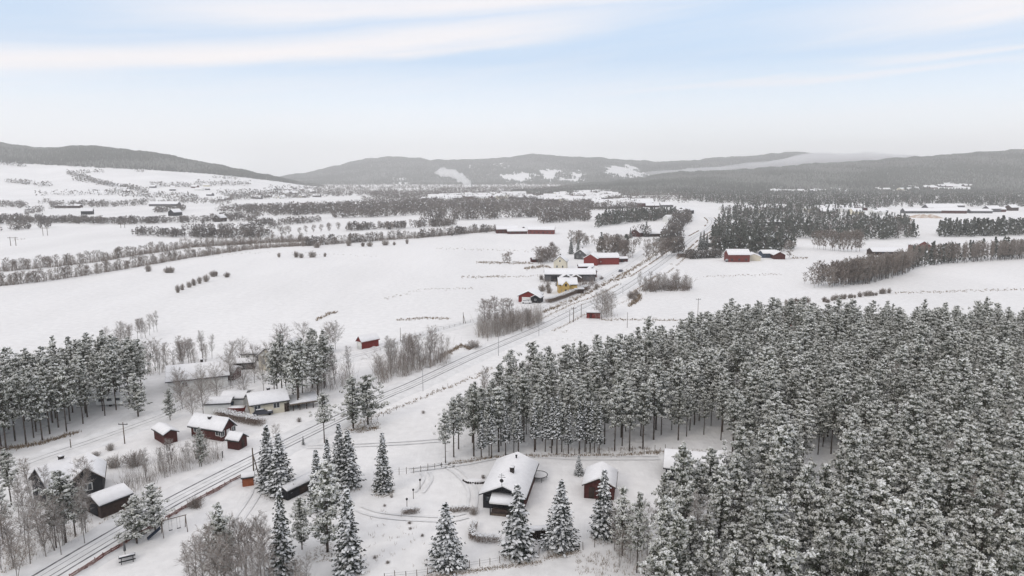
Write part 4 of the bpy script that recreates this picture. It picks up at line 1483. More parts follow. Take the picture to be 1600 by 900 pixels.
def pole(name, label, cat, px, py, ptop, r=.11, m='wood', kind='plain', group=None, arm=0):
    x, y = G(px, py)
    h = height_at(px, py, ptop)
    t = thing(name, label, cat, x, y, arm, group)
    if kind == 'hframe':
        for s in (-1, 1):
            mb = MB()
            mb.tube([(s * 2.0, 0, -.5), (s * 2.0, 0, h)], [r * 1.6, r * 1.3], 6)
            mb.build('post', m, t)
        mb = MB()
        mb.box(-4.0, 4.0, -.12, .12, h - .9, h - .6)
        mb.build('crossarm', m, t)
        return t
    mb = MB()
    mb.tube([(0, 0, -.5), (0, 0, h)], [r, r * .75], 7)
    mb.build('post', m, t)
    mb = MB()
    if kind == 'lamp':
        mb.tube([(0, 0, h - .1), (.5, 0, h + .25), (1.3, 0, h + .3)], [.05, .05, .045], 5)
        mb.build('arm', 'metal', t)
        mb = MB()
        mb.box(1.2, 1.85, -.13, .13, h + .22, h + .36)
        mb.build('lamp_head', 'metal', t)
    elif kind == 'cross':
        mb.box(-.9, .9, -.06, .06, h - .45, h - .32)
        for u in (-.8, 0, .8):
            mb.tube([(u, 0, h - .32), (u, 0, h - .12)], [.04, .04], 5)
        mb.build('crossarm', 'dark', t)
    elif kind == 'stay':
        mb.tube([(0, 0, h * .8), (.9, .1, -.3)], [.09, .1], 6)
        mb.build('stay_post', m, t)
    return t


pole('power_pole', 'brown leaning power pole beside the tiny orange hut', 'pole', 397, 744, 700, .14, kind='stay')
pole('lamp_post', 'steel lamp post by the road beyond the pair of pines', 'lamp post', 661, 611, 576, .07, 'metal', 'lamp')
pole('lamp_post', 'steel lamp post by the road below the bare willow bushes', 'lamp post', 779, 556, 526, .08, 'metal', 'lamp')
pole('lamp_post', 'steel lamp post by the road below the bare birch clump', 'lamp post', 842, 525, 505, .08, 'metal', 'lamp')
pole('lamp_post', 'steel lamp post near the far red barn bend', 'lamp post', 973, 461, 445, .08, 'metal', 'lamp')
pole('power_pole', 'timber pole with crossarm at the transformer by the tracks', 'pole', 896, 503, 480, .16, kind='cross')
pole('power_pole', 'thin timber pole just left of the transformer pole', 'pole', 890, 504, 486, .09)
pole('power_pole', 'timber pole on the road verge before the red hut', 'pole', 908, 496, 475, .11)
pole('power_pole', 'lone pole in the snowy field behind the pine forest', 'pole', 980, 512, 488, .09)
pole('power_pole', 'tall pole standing in the field above the pine tops', 'pole', 1090, 497, 466, .10, kind='cross')
pole('power_pole', 'double timber pole beside the bare birch clump', 'pole', 724, 506, 488, .13, kind='stay')
pole('power_pole', 'pole on the field edge right of the red barn', 'pole', 626, 535, 512, .09)
pole('power_pole', 'pole beside the upper road near the dark red shed', 'pole', 195, 693, 660, .11, kind='cross')
pole('power_pole', 'short pole beside the upper road at the pine wood', 'pole', 111, 701, 686, .10)
pole('pylon', 'timber twin pole pylon nearest the edge on the snow plain', 'pylon', 21, 384, 370, .14, kind='hframe')
pole('pylon', 'timber twin pole pylon in the middle of the snow plain', 'pylon', 71, 368, 355, .14, kind='hframe')
pole('pylon', 'farthest small twin pole pylon on the snow plain', 'pylon', 192, 356, 349, .14, kind='hframe')
pole('marker_post', 'short dark marker post beside the path to the red house', 'post', 348, 715, 705, .13, 'dark')
pole('marker_post', 'short dark marker post on the roadside far up the valley', 'post', 970, 447, 442, .16, 'dark')


# fences
def fence(label, pts, n, h=1.0, wire=True, m='wood', name='fence', planks=False, r=.05):
    P = np.array([G(*p) for p in pts])
    seg = np.linalg.norm(np.diff(P, axis=0), axis=1)
    s = np.concatenate([[0], np.cumsum(seg)])
    t = thing(name, label, 'fence', P[0][0], P[0][1])
    tt = np.linspace(0, s[-1], n)
    X = np.interp(tt, s, P[:, 0]) - P[0][0]
    Y = np.interp(tt, s, P[:, 1]) - P[0][1]
    for i in range(n):
        mb = MB()
        hh = h * R.uniform(.85, 1.15)
        lean = R.normal(0, .04, 2)
        mb.tube([(X[i], Y[i], -.3), (X[i] + lean[0], Y[i] + lean[1], hh)], [r, r], 5)
        mb.build('post', m, t)
    if planks:
        for zz in (.28, .55, .82):
            mb = MB()
            for i in range(n - 1):
                d = np.array([X[i + 1] - X[i], Y[i + 1] - Y[i]])
                d /= np.linalg.norm(d)
                q = np.array([d[1], -d[0]]) * .08
                z1, z2 = zz + R.normal(0, .02), zz + R.normal(0, .02)
                a = [(X[i] + q[0] * k, Y[i] + q[1] * k, z1 + e) for k in (.7, 1.2) for e in (-.11, .11)]
                b = [(X[i + 1] + q[0] * k, Y[i + 1] + q[1] * k, z2 + e) for k in (.7, 1.2) for e in (-.11, .11)]
                mb.add(a + b, [(0, 4, 5, 1), (2, 3, 7, 6), (1, 5, 7, 3), (0, 2, 6, 4), (0, 1, 3, 2), (4, 6, 7, 5)])
            mb.build('board', m, t)
    elif wire:
        mb = MB()
        for zz in (.45, .8):
            mb.tube([(X[i], Y[i], h * zz) for i in range(n)], [.012] * n, 3)
        mb.build('wire', 'dark', t)


fence('red brown plank fence running along the snowy road', [(110, 907), (165, 872), (225, 836), (300, 791), (378, 748)], 26, .95, m='fence_red', planks=True, r=.07)
fence('wire fence on grey posts behind the lone lawn spruce', [(612, 742), (645, 739), (690, 731)], 8, 1.1)
fence('wire fence on short posts along the bottom of the lawn', [(600, 905), (660, 899), (690, 893), (742, 886), (800, 876), (842, 868)], 16, .95)
fence('short wire fence below the second lawn spruce', [(856, 869), (876, 865), (905, 858)], 4, .95)
fence('two leaning fence posts left of the shed spruce', [(911, 859), (929, 855)], 2, 1.3, wire=False)
fence('low post fence beside the road beneath the pair of pines', [(560, 672), (600, 650), (640, 632), (700, 604)], 16, .8, wire=False)
fence('long wire fence between upper field and road', [(585, 552), (626, 536), (700, 514), (735, 504)], 18, 1.1)
fence('line of fence posts at the forest foot behind the sheds', [(880, 712), (930, 708), (1000, 707), (1040, 703)], 10, 1.2, wire=False)


# hedges
def hedge(label, pts, w, h, group=None):
    P = np.array([G(*p) for p in pts])
    seg = np.linalg.norm(np.diff(P, axis=0), axis=1)
    s = np.concatenate([[0], np.cumsum(seg)])
    n = int(s[-1] * w * 260) + 200
    tt = R.uniform(0, s[-1], n)
    X = np.interp(tt, s, P[:, 0]) - P[0][0]
    Y = np.interp(tt, s, P[:, 1]) - P[0][1]
    X += R.uniform(-w / 2, w / 2, n)
    Y += R.uniform(-w / 2, w / 2, n)
    z0 = R.uniform(-.1, h * .7, n)
    A = np.stack([X, Y, z0], 1)
    B = A + np.stack([R.normal(0, .12, n), R.normal(0, .12, n), R.uniform(.2, .5, n)], 1) * min(1.0, h)
    B[:, 2] = np.minimum(B[:, 2], h * R.uniform(.88, 1.05, n))
    mb = MB()
    mb.blades(A, B, perp(B - A) * .02, 0)
    k = int(n * .16)
    c = np.stack([X[:k], Y[:k], np.full(k, h * .97) + R.normal(0, .05, k)], 1)
    nr = np.stack([R.normal(0, .35, k), R.normal(0, .35, k), np.ones(k)], 1)
    nr /= np.linalg.norm(nr, axis=1)[:, None]
    u = np.cross(nr, unit(k))
    u /= np.linalg.norm(u, axis=1)[:, None]
    mb.quads(c, u * .09, np.cross(nr, u) * .06, 1)
    tag(mb.build('hedge', ['hedge_twig', 'tree_snow'], None, loc=(P[0][0], P[0][1], 0)), label, 'hedge', group)


hedge('short rounded brown hedge under the garden lamps', [(630, 804), (653, 801)], .9, 1.0)
hedge('narrow clipped brown hedge left of the dark house veranda', [(700, 800), (734, 798)], .8, .9)
hedge('bent brown hedge enclosing the terrace before the dark house', [(742, 822), (737, 832), (738, 843), (750, 846), (780, 847)], 1.0, 1.1)
hedge('thick brown hedge between cream house and dark red house', [(340, 650), (365, 655), (395, 662), (410, 664)], 2.2, 1.6)
hedge('long clipped hedge along the road below the yellow house', [(856, 474), (880, 466), (900, 458), (918, 452)], 3, 2.2)
hedge('row of clipped bushes along the field edge by the red field barn', [(1060, 402), (1090, 402), (1120, 400)], 4, 3)

# ---------------------------------------------------------------- single trees on the lawns
def lawn_spruce(px, py, ptop, label, wide=1.0, vi=None):
    x, y = G(px, py)
    return put_tree('spruce_tree', SPRUCES, x, y, height_at(px, py, ptop), label, 'spruce', wide=wide, vi=vi)


lawn_spruce(600, 768, 677, 'snowy spruce standing alone on the open lawn by the wire fence', 1.05, 1)
lawn_spruce(697, 886, 786, 'broad snowy spruce at the bottom fence left of the bent hedge', 1.4, 2)
lawn_spruce(808, 866, 757, 'snowy spruce in front of the long dark house', 1.42, 0)
lawn_spruce(876, 856, 751, 'snowy spruce right of the woodpile below the red shed', 1.3, 2)
lawn_spruce(942, 838, 734, 'dark snowy spruce touching the red shed', 1.2, 0)
lawn_spruce(547, 893, 765, 'tall snowy spruce at the bottom edge beside the frosted pine', 1.15, 1)
lawn_spruce(443, 896, 768, 'dark spruce beside the bare birch clump at the bottom', 1.05, 3)
lawn_spruce(439, 772, 678, 'broad dark spruce behind the orange hut, front one of the pair', 1.45, 0)
lawn_spruce(421, 760, 664, 'taller spruce rising behind the broad dark spruce', 1.25, 1)
lawn_spruce(546, 762, 672, 'dark spruce of the roadside group facing the open lawn', 1.3, 3)
lawn_spruce(533, 757, 662, 'tallest spruce of the roadside group', 1.05, 1)
lawn_spruce(515, 790, 686, 'narrow frosted spruce in the middle of the roadside group', .8, 2)
lawn_spruce(497, 795, 704, 'spruce of the roadside group beside the long woodshed', 1.25, 1)
lawn_spruce(904, 741, 711, 'very small round spruce between dark house and red shed', 1.35, 2)
lawn_spruce(474, 697, 681, 'tiny young spruce at the roadside', 1.0, 1)


def lone_pine(px, py, ptop, label, low=True, wide=1.0, vi=None):
    x, y = G(px, py)
    return put_tree('pine_tree', PINES_LOW if low else PINES, x, y, height_at(px, py, ptop), label, 'pine', wide=wide, vi=vi)


lone_pine(512, 862, 722, 'big frosted pine between the roadside spruces and the tall bottom spruce', True, 1.25, 0)
lone_pine(472, 858, 776, 'frosted pine right beside the dark bottom spruce', True, .95, 1)
lone_pine(552, 669, 588, 'frosted pine left of the pair above the snowy road', True, 1.45, 2)
lone_pine(575, 663, 585, 'frosted pine right of the pair above the snowy road', True, 1.5, 3)
lone_pine(507, 692, 613, 'slender pine with bare lower trunk standing by the road', False, 1.2, 0)
lone_pine(214, 849, 775, 'frosted roadside pine in front of the red fence', True, 1.7, 1)
lone_pine(243, 832, 756, 'dark roadside pine behind the red fence', True, 1.5, 0)
lone_pine(103, 848, 733, 'large spreading pine in front of the black house', False, 1.35, 2)
lone_pine(118, 838, 755, 'smaller pine right of the spreading pine at the black house', False, 1.2, 3)
lone_pine(88, 856, 775, 'pine with low crown left of the spreading pine', False, 1.2, 4)
lone_pine(18, 790, 702, 'frosted pine at the left edge above the roadside thicket', False, 1.2, 1)
lone_pine(5, 850, 760, 'frosted pine at the left edge beside the roadside birches', False, 1.1, 0)
lone_pine(216, 651, 584, 'broad pine near the white caravan', True, 1.5, 2)
lone_pine(266, 657, 607, 'pale pine behind the square dark red shed', True, 1.0, 3)
lone_pine(315, 729, 668, 'thin pine in front of the dark red house', True, .75, 1)
lone_pine(972, 868, 760, 'frosted pine right of the shed spruce', True, .95, 0)
lone_pine(352, 912, 785, 'dark pine standing inside the bare birch clump at the bottom', True, 1.0, 2)
lone_pine(1068, 812, 704, 'frosted pine standing right in front of the hidden cabin roof', True, 1.1, 3)
lone_pine(1036, 838, 738, 'frosted pine at the corner of the yard left of the hidden cabin', True, 1.0, 2)
lone_pine(995, 895, 768, 'slim frosted pine with bare trunk at the yard corner', False, .8, 3)

# ---------------------------------------------------------------- bare trees, near groups
NEAR_BARE = [0]


def birches(pts, hr, label, group, kindset=None, name='birch_tree', cat='birch', wide=1.0):
    for px, py in pts:
        x, y = G(px, py)
        put_tree(name, kindset or BIRCHES, x, y, R.uniform(*hr), label, cat, group, wide=wide * R.uniform(.85, 1.15))
        NEAR_BARE[0] += 1


def gpts(poly, spacing):
    return [proj(x, y, 0) for x, y in ground_scatter(poly, spacing)]


birches(gpts([(190, 780), (275, 740), (346, 722), (338, 708), (285, 718), (215, 750)], 2.5), (4.2, 6.8), 'thin bare birch in the thicket between black house and dark red house', 'birches in the thicket by the road')
birches(along([(20, 895), (60, 878), (110, 850), (150, 828)], 14, jx=10, jy=5), (6, 9), 'bare frosted birch on the roadside slope below the black house', 'birches on the roadside slope')
birches([(2, 890), (15, 870), (40, 850), (60, 830), (75, 800), (30, 815), (10, 760), (50, 790), (130, 800)], (6.5, 9.5), 'bare frosted birch crowding the slope left of the spreading pine', 'birches left of the spreading pine')
birches([(300, 930), (318, 915), (335, 935), (350, 905), (365, 925), (385, 910), (400, 930), (415, 915), (340, 892), (378, 890), (425, 935), (310, 950), (372, 948), (328, 900), (345, 925), (360, 885), (372, 905), (395, 895), (408, 905), (388, 945), (322, 945), (352, 950), (402, 950)], (7, 10), 'bare grey birch in the clump at the bottom of the picture', 'birches in the bottom clump', wide=1.1)
birches([(462, 925), (480, 915), (470, 940)], (3.5, 5), 'low bare birch beneath the dark bottom spruce', 'low birches beneath the bottom spruce', BROAD, 'bare_tree', 'tree')
birches([(960, 860), (980, 850), (1005, 860), (1012, 885), (985, 880), (1020, 910), (968, 885)], (5, 8), 'bare frosted birch at the yard corner by the slim pine', 'birches at the yard corner')
birches(along([(225, 590), (260, 580), (300, 572), (330, 562)], 20, jx=6, jy=4), (6, 9), 'slender bare birch in the row behind the large white roof', 'birches behind the large white roof')
birches(along([(168, 552), (195, 540), (230, 525), (247, 517)], 14, jx=4, jy=2), (6, 8.5), 'bare birch in the field row above the pine wood', 'birches in the field row')
birches(gpts([(290, 640), (345, 612), (390, 600), (390, 585), (330, 600), (270, 625)], 5.5), (7, 10), 'bare tree between the pine wood and the cream house', 'bare trees around the upper houses', BROAD, 'bare_tree', 'tree')
birches([(382, 628), (412, 612), (398, 600), (340, 628), (318, 650), (365, 575), (378, 572), (420, 590), (302, 660), (285, 640)], (8, 11), 'large bare tree near the cream terrace house', 'large bare trees near the cream house', BROAD, 'bare_tree', 'tree')
birches(gpts([(500, 625), (550, 600), (560, 585), (500, 590), (470, 610)], 4.2), (7, 9.5), 'tall bare birch mixed in the roadside pine grove', 'birches in the roadside pine grove')
birches(gpts([(582, 603), (640, 585), (702, 570), (702, 558), (640, 562), (590, 582)], 3.6), (7, 10.5), 'bare birch in the strip between the red barn and the road', 'birches in the strip by the red barn', wide=.9)
birches(along([(745, 528), (770, 525), (800, 520), (845, 508)], 22, jx=5, jy=4), (5, 8), 'bare birch in the thicket beside the road bend', 'birches in the thicket by the road', wide=1.1)
birches([(765, 508), (775, 512), (785, 507), (758, 516), (798, 505)], (9, 12), 'tall reddish bare larch behind the roadside thicket', 'larches behind the roadside thicket', LARCH, 'larch_tree', 'larch', 1.35)
birches(gpts([(750, 655), (790, 640), (850, 622), (850, 608), (790, 615), (752, 632)], 4.6), (7, 10), 'bare birch along the left fringe of the pine forest', 'birches on the fringe of the pine forest')
birches([(517, 548), (524, 546), (475, 552), (437, 556), (443, 555), (512, 551)], (8, 10), 'round bare tree on the field edge near the red cabin', 'bare trees near the red cabin', BROAD, 'bare_tree', 'tree')
birches([(940, 498), (948, 497), (932, 493), (955, 492), (945, 489)], (8.5, 11), 'bare tree clumped around the small red hut', 'bare trees around the red hut', BROAD, 'bare_tree', 'tree', 1.1)
birches(along([(1000, 455), (1035, 454), (1078, 452)], 22, jx=4, jy=2), (6, 9.5), 'bare tree in the island of trees right of the road', 'bare trees right of the road', BIRCHES, 'birch_tree', 'birch', 1.2)
birches([(700, 545)], (4, 4.6), 'bare shrubby tree at the roadside ditch', None, BROAD, 'bare_tree', 'tree')
birches([(432, 695)], (4, 5), 'low bare fruit tree right behind the taller spruce', None, BROAD, 'bare_tree', 'tree')
birches([(1172, 640)], (4, 5), 'bare sapling in a forest gap', None, BIRCHES)

# bushes
def bush(px, py, h, label, group=None, wide=1.0, big=False, vi=None):
    x, y = G(px, py)
    ks = BUSHES_BIG if big else BUSHES
    o = link('bush', ks[R.integers(len(ks)) if vi is None else vi], None, (x, y, 0), R.uniform(0, 6), (h / 2 * wide, h / 2 * wide, h / 2))
    return tag(o, label, 'bush', group)


bush(740, 545, 3.2, 'large bare willow bush right of the roadside shrub', wide=1.5)
bush(210, 728, 3.4, 'round brown bush in front of the dark red shed', wide=1.1)
bush(178, 730, 2.8, 'round brown bush beside the carport', wide=1.1)
bush(306, 793, 2.2, 'bare bush between road and red fence')
bush(173, 703, 1.6, 'small bush below the short roadside pole')
bush(150, 712, 1.0, 'low twiggy bush nearest the black house', wide=1.8)
bush(398, 640, 2.4, 'bare bush at the corner of the cream house', wide=1.2)
bush(740, 803, 1.4, 'shrub under the veranda corner of the dark house')
bush(755, 747, .8, 'tiny shrub by the flowerbed')
for px, py in ((612, 777), (601, 791), (640, 818), (641, 827), (660, 838), (586, 872), (606, 880), (1000, 700), (860, 700)):
    bush(px, py, .45, 'tuft of weeds poking through the lawn snow', 'weed tufts on the lawn', 1.3)
for px, py in along([(1228, 476), (1262, 473)], 8, jx=1, jy=.5):
    bush(px, py, R.uniform(2.2, 3.2), 'low bush in the broken row at the forest field', 'bushes in the broken row', .9, True)
for px, py in along([(420, 660), (520, 655), (760, 640)], 4, jx=3, jy=1) + along([(120, 800), (150, 790), (200, 800)], 5, jx=8, jy=4):
    bush(px, py, R.uniform(.8, 1.5), 'scrubby little bush beside the snowy road', 'scrub bushes beside the road')
for px, py in ((862, 384), (856, 452), (847, 455), (870, 447), (858, 458), (932, 452), (940, 437), (846, 437), (986, 466), (991, 470), (994, 462)):
    bush(px, py, R.uniform(2, 4), 'bare bush around the farmsteads by the road', 'bushes around the farmsteads', 1.1, True)


# ---------------------------------------------------------------- pine woods
def off_limits(x, y):
    """keeps trunks out of buildings"""
    for o in BUILT:
        if (x - o[0]) ** 2 + (y - o[1]) ** 2 < o[2] ** 2:
            return True
    return False


BUILT = [(*G(1084, 741), 8.5), (*G(1118, 728), 4), (*G(1240, 507), 5), (*G(937, 760), 6)]
FOREST = [(692, 724), (745, 716), (840, 706), (940, 708), (1040, 702), (1125, 704), (1152, 722), (1152, 765), (1110, 812), (1062, 832), (1030, 880), (1010, 950), (1060, 1100), (1900, 1100), (1950, 640), (1850, 560), (1700, 545),
          (1560, 536), (1400, 532), (1300, 530), (1230, 524), (1150, 527), (1080, 545), (1010, 578), (930, 602), (850, 622), (780, 648), (735, 675)]
pts = poisson_scatter(FOREST, 2.4, 3.7, 40000)
gap = np.array([proj(x, y, 0) for x, y in pts])
keep = np.ones(len(pts), bool)
for cx, cy, rx, ry in ((1284, 762, 26, 52), (1278, 805, 16, 30), (1230, 700, 18, 20), (1190, 735, 14, 20), (1400, 690, 16, 14), (1500, 800, 14, 22), (1340, 640, 16, 10), (1150, 640, 16, 9), (1080, 700, 60, 9)):
    keep &= ((gap[:, 0] - cx) / rx) ** 2 + ((gap[:, 1] - cy) / ry) ** 2 > 1
pts = pts[keep]
pts = np.array([p for p in pts if not off_limits(*p)])
LEFTWOOD = [(-120, 740), (-20, 722), (50, 694), (100, 676), (150, 655), (205, 634), (232, 612), (185, 600), (100, 614), (0, 646), (-120, 680)]
pl = poisson_scatter(LEFTWOOD, 2.4, 3.8, 9000)
GROVE = [(423, 634), (468, 640), (505, 622), (540, 602), (500, 592), (440, 605)]
pg = ground_scatter(GROVE, 3.9)
allp = []
for src, tag_ in ((pts, 'f'), (pl, 'l'), (pg, 'g')):
    for x, y in src:
        q = proj(x, y, 10)
        vis = -30 < q[0] < 1630 and proj(x, y, 17)[1] < 905
        allp.append((x, y, tag_, vis))
dist = [math.hypot(a[0], a[1]) for a in allp]
order = np.argsort(dist)
rank, near, rest = 0, [], []
for i in order:
    x, y, tg, vis = allp[i]
    edge = False
    if vis and (rank < 278):
        near.append(allp[i])
        rank += 1
    elif vis or tg != 'f':
        rest.append(allp[i])
LAB = {'f': ('frosted pine of the dense forest beside the clearing', 'pines of the dense forest'), 'l': ('frosted pine of the wood beyond the upper road', 'pines of the wood by the upper road'),
       'g': ('tall pine of the small roadside grove', 'pines of the roadside grove')}
for x, y, tg, vis in near:
    px, py = proj(x, y, 0)
    lab, grp = LAB[tg]
    if tg == 'f' and py > 860:
        lab, grp = 'frosted young pine in the thick stand at the bottom corner', 'young pines at the bottom corner'
    low = tg == 'f' and py > 790
    hh = R.triangular(7, 12, 15.5) if tg == 'f' else (R.uniform(11, 14.5) if tg == 'l' else R.uniform(9.5, 11.8))
    if tg == 'f' and py > 860:
        hh = R.triangular(7, 11, 14)
    put_tree('pine_tree', PINES if not ((low and R.random() < .7) or (tg == 'l' and R.random() < .55)) else PINES_LOW, x, y, hh, lab, 'pine', grp, wide=R.uniform(.85, 1.25) * (1.2 if tg == 'l' else 1.0))
# the remaining, farther pines as one mass
mb = MB()
FARM = []
for tr, cr in PINES_FAR:
    arr = []
    for me in (tr, cr):
        nv = len(me.vertices)
        co = np.empty(nv * 3, np.float32)
        me.vertices.foreach_get('co', co)
        tot = np.empty(len(me.polygons), np.int32)
        me.polygons.foreach_get('loop_total', tot)
        lp = np.empty(len(me.loops), np.int32)
        me.loops.foreach_get('vertex_index', lp)
        mi = np.empty(len(me.polygons), np.int32)
        me.polygons.foreach_get('material_index', mi)
        st = np.concatenate([[0], np.cumsum(tot)[:-1]])
        q4, q3 = tot == 4, tot == 3
        F4 = lp[(st[q4][:, None] + np.arange(4)[None])]
        arr.append((co.reshape(-1, 3), F4, mi[q4]))
    FARM.append((arr, HT[tr.name]))
for x, y, tg, vis in rest:
    arr, h0 = FARM[R.integers(len(FARM))]
    h = (R.triangular(6.5, 12, 15.5) if tg == 'f' else R.uniform(12, 15)) / h0
    a = R.uniform(0, 2 * PI)
    c, s = math.cos(a), math.sin(a)
    w = R.uniform(.85, 1.2)
    dull = R.random() < .5
    for k, (co, F4, mi) in enumerate(arr):
        v = np.stack([(co[:, 0] * c - co[:, 1] * s) * h * w + x, (co[:, 0] * s + co[:, 1] * c) * h * w + y, co[:, 2] * h], 1)
        mb.add(v, F4, (np.where(mi == 1, 4, np.where(mi == 2, 5, mi)) if dull else mi) if k else mi + 3)
tag(mb.build('pine_forest', ['needle', 'needle_frost', 'rime', 'pine_bark', 'needle_frost_dull', 'rime_dull']), 'frosted pine forest stretching back towards the open fields', 'forest', kind='stuff')
birches([(1425, 850), (1300, 880), (1195, 690), (1480, 780), (1540, 880), (1355, 760), (1130, 860), (1240, 640), (1400, 640), (1090, 900), (1570, 720), (1320, 690)], (9, 12), 'bare frosted birch rising between the pines of the dense forest', 'birches between the forest pines')
# dark spruces along the forest foot behind the long house
for px, py, h in ((752, 716, 10), (768, 715, 10.5), (790, 711, 10), (810, 708, 11), (835, 706, 10.5), (852, 706, 9.5), (870, 710, 11), (888, 709, 10), (905, 709, 11), (922, 708, 10.5), (936, 709, 9.5), (862, 708, 10.5), (914, 706, 10.5)):
    x, y = G(px, py)
    put_tree('spruce_tree', SPRUCES_EDGE, x, y, h * R.uniform(.92, 1.05), 'dark snowy spruce at the forest foot behind the long house', 'spruce', 'spruces at the forest foot')
print('pines', len(near), 'rest', len(rest), 'bare', NEAR_BARE[0])

# ---------------------------------------------------------------- river belts and distant trees
nb = 0


def belt(pts, n, hr, label, group, jx=2, jy=1, wide=1.0, name='bare_tree'):
    global nb
    for px, py in along(pts, n, jx=jx, jy=jy):
        x, y = G(px, py)
        i = R.integers(len(BELT))
        tr, cr = BELT_ONE[i]
        h = R.uniform(*hr)
        s = h / tr
        o = link(name, cr, None, (x, y, 0), R.uniform(0, 6), (s * wide * R.uniform(.85, 1.2), s * wide, s))
        tag(o, label, 'tree', group)
        nb += 1


BELT_ONE = []
for tr, cr in BELT:      # trunk and crown as one mesh for trees too small to show parts
    mb = MB()
    for me, off in ((tr, 0), (cr, 1)):
        nv = len(me.vertices)
        co = np.empty(nv * 3, np.float32)
        me.vertices.foreach_get('co', co)
        co = co.reshape(-1, 3)
        n0 = mb.n
        mb.v.append(co.astype(float))
        mb.n += nv
        for p in me.polygons:
            mb.p.append((np.array([list(p.vertices)]) + n0, np.array([p.material_index + off])))
    BELT_ONE.append((HT[tr.name], mb.mesh('belt_tree', ['birch_bark', 'twig', 'twig_frost'])))

belt([(0, 446), (60, 440), (120, 432), (200, 419), (300, 402), (400, 388)], 80, (4.4, 6.6), 'bare riverside tree in the near row across the left fields', 'riverside trees in the near row', jx=2, jy=1.2)
belt([(0, 424), (60, 419), (130, 412), (200, 401), (300, 386), (420, 379), (480, 377)], 72, (5, 7.5), 'bare riverside tree in the farther row across the left fields', 'riverside trees in the farther row', jx=2, jy=1)
belt(name='birch_tree', pts=[(470, 385), (560, 378), (660, 371), (780, 360)], n=46, hr=(5, 8), label='bare tree in the row leading to the distant farm', group='trees leading to the distant farm', jy=.8)
belt([(420, 372), (480, 364), (560, 360), (620, 357), (705, 352)], 30, (6, 9), 'bare tree of the back row beyond the plain', 'trees of the back row beyond the plain', jy=1)
belt(name='birch_tree', pts=[(1268, 447), (1310, 446), (1350, 441), (1390, 432), (1415, 424)], n=44, hr=(9, 13), label='tall bare birch at the front of the grey birch wood', group='birches at the front of the grey wood', jy=2)
belt([(840, 412), (855, 409), (870, 406)], 9, (8, 12), 'grey bare tree beside the reddish hay shed', 'trees beside the hay shed', wide=1.2)
belt([(785, 411), (796, 410)], 3, (5, 7.5), 'bare tree on the dark ditch of the middle field', 'trees on the dark ditch', wide=1.3)
belt([(1272, 388), (1300, 391), (1330, 393), (1350, 393)], 17, (13, 16), 'tall bare larch in the straight row by the far barn', 'larches in the straight row', name='larch_tree', wide=.8, jy=.5)
belt([(932, 398), (960, 401), (988, 402)], 15, (11, 15), 'big bare tree behind the large red barn', 'big trees behind the large red barn', wide=1.0)
belt([(893, 388), (912, 384)], 6, (9, 13), 'bare tree left of the dark grey house', 'trees left of the dark grey house')
belt([(1230, 405)], 1, (11, 12), 'single round bare tree beside the brown red cabin', None, wide=1.2)
belt([(1257, 446)], 1, (5, 6), 'small lone tree left of the grey birch wood', None)
belt([(1005, 408), (1040, 402), (1062, 398)], 10, (9, 14), 'bare roadside tree on the knoll by the road bend', 'roadside trees on the knoll')
belt([(900, 386), (960, 378), (990, 386), (1038, 388)], 20, (5, 9), 'bare tree in the loose row behind the red knoll house', 'trees behind the knoll house')


def field_bush(px, py, h, label, group):
    x, y = G(px, py)
    s = h / 2.0
    w_ = s * R.uniform(.8, 1.25)
    tag(link('bush', BUSHES_BIG[R.integers(len(BUSHES_BIG))], None, (x, y, 0), R.uniform(0, 6), (w_, w_, s)), label, 'bush', group)


for px, py in ((232, 424), (262, 426), (268, 426), (338, 431), (355, 433), (333, 432), (322, 440), (312, 443), (303, 446), (296, 449), (285, 453), (278, 457)):
    field_bush(px, py, R.uniform(3, 4.6), 'bare bush in the short row on the open left field', 'bushes on the open left field')
for px, py in ((463, 402), (488, 402), (508, 401), (436, 402), (495, 387), (545, 384), (567, 385), (578, 385), (616, 383), (636, 381), (602, 383), (471, 403)):
    field_bush(px, py, R.uniform(3, 5), 'bare bush on the plain in front of the river trees', 'bushes in front of the river trees')


for px, py in along([(1284, 473), (1310, 468), (1340, 464), (1392, 458)], 17, jx=1.5, jy=.6):
    field_bush(px, py, R.uniform(1.6, 3.2), 'tangled bare bush in the ragged row before the grey birch wood', 'bushes in the ragged row')


def mass(name, label, polys, kinds=('twig',), hr=(8, 12), nq=44, wr=(.5, .8), snow=.035, thin=.35, z=0):
    """a far wood that reads as one mass"""
    mb = MB()
    for poly, n in polys:
        P = np.array([G(*p) for p in screen_scatter(poly, n)])
        h = R.uniform(*hr, n)
        w = h * R.uniform(*wr, n)
        if 'cone' in kinds:
            k = R.random(n) < (1 if len(kinds) == 1 else .7)
            blobs(mb, P[k, 0], P[k, 1], np.zeros(k.sum()) + z, h[k], w[k], nq, 0, 2, snow, cone=True, thin=.6)
            k = ~k
            if k.sum():
                blobs(mb, P[k, 0], P[k, 1], np.zeros(k.sum()) + z, h[k] * .8, w[k], nq, 1, 2, snow, thin=thin)
        else:
            blobs(mb, P[:, 0], P[:, 1], np.zeros(n) + z, h, w, nq, 1, 2, snow, thin=thin)
        # trunks
        for (x, y), hh in list(zip(P, h))[:60]:
            mb.tube([(x, y, -.3), (x, y, hh * .6)], [.14, .06], 3, 3)
    o = mb.build(name, ['mid_needle', 'far_twig', 'tree_snow', 'pine_bark'])
    tag(o, label, 'woods', kind='stuff')


def ln(pts, t):
    """thin polygon of thickness t pixels along a polyline"""
    return [(x, y - t / 2) for x, y in pts] + [(x, y + t / 2) for x, y in pts[::-1]]


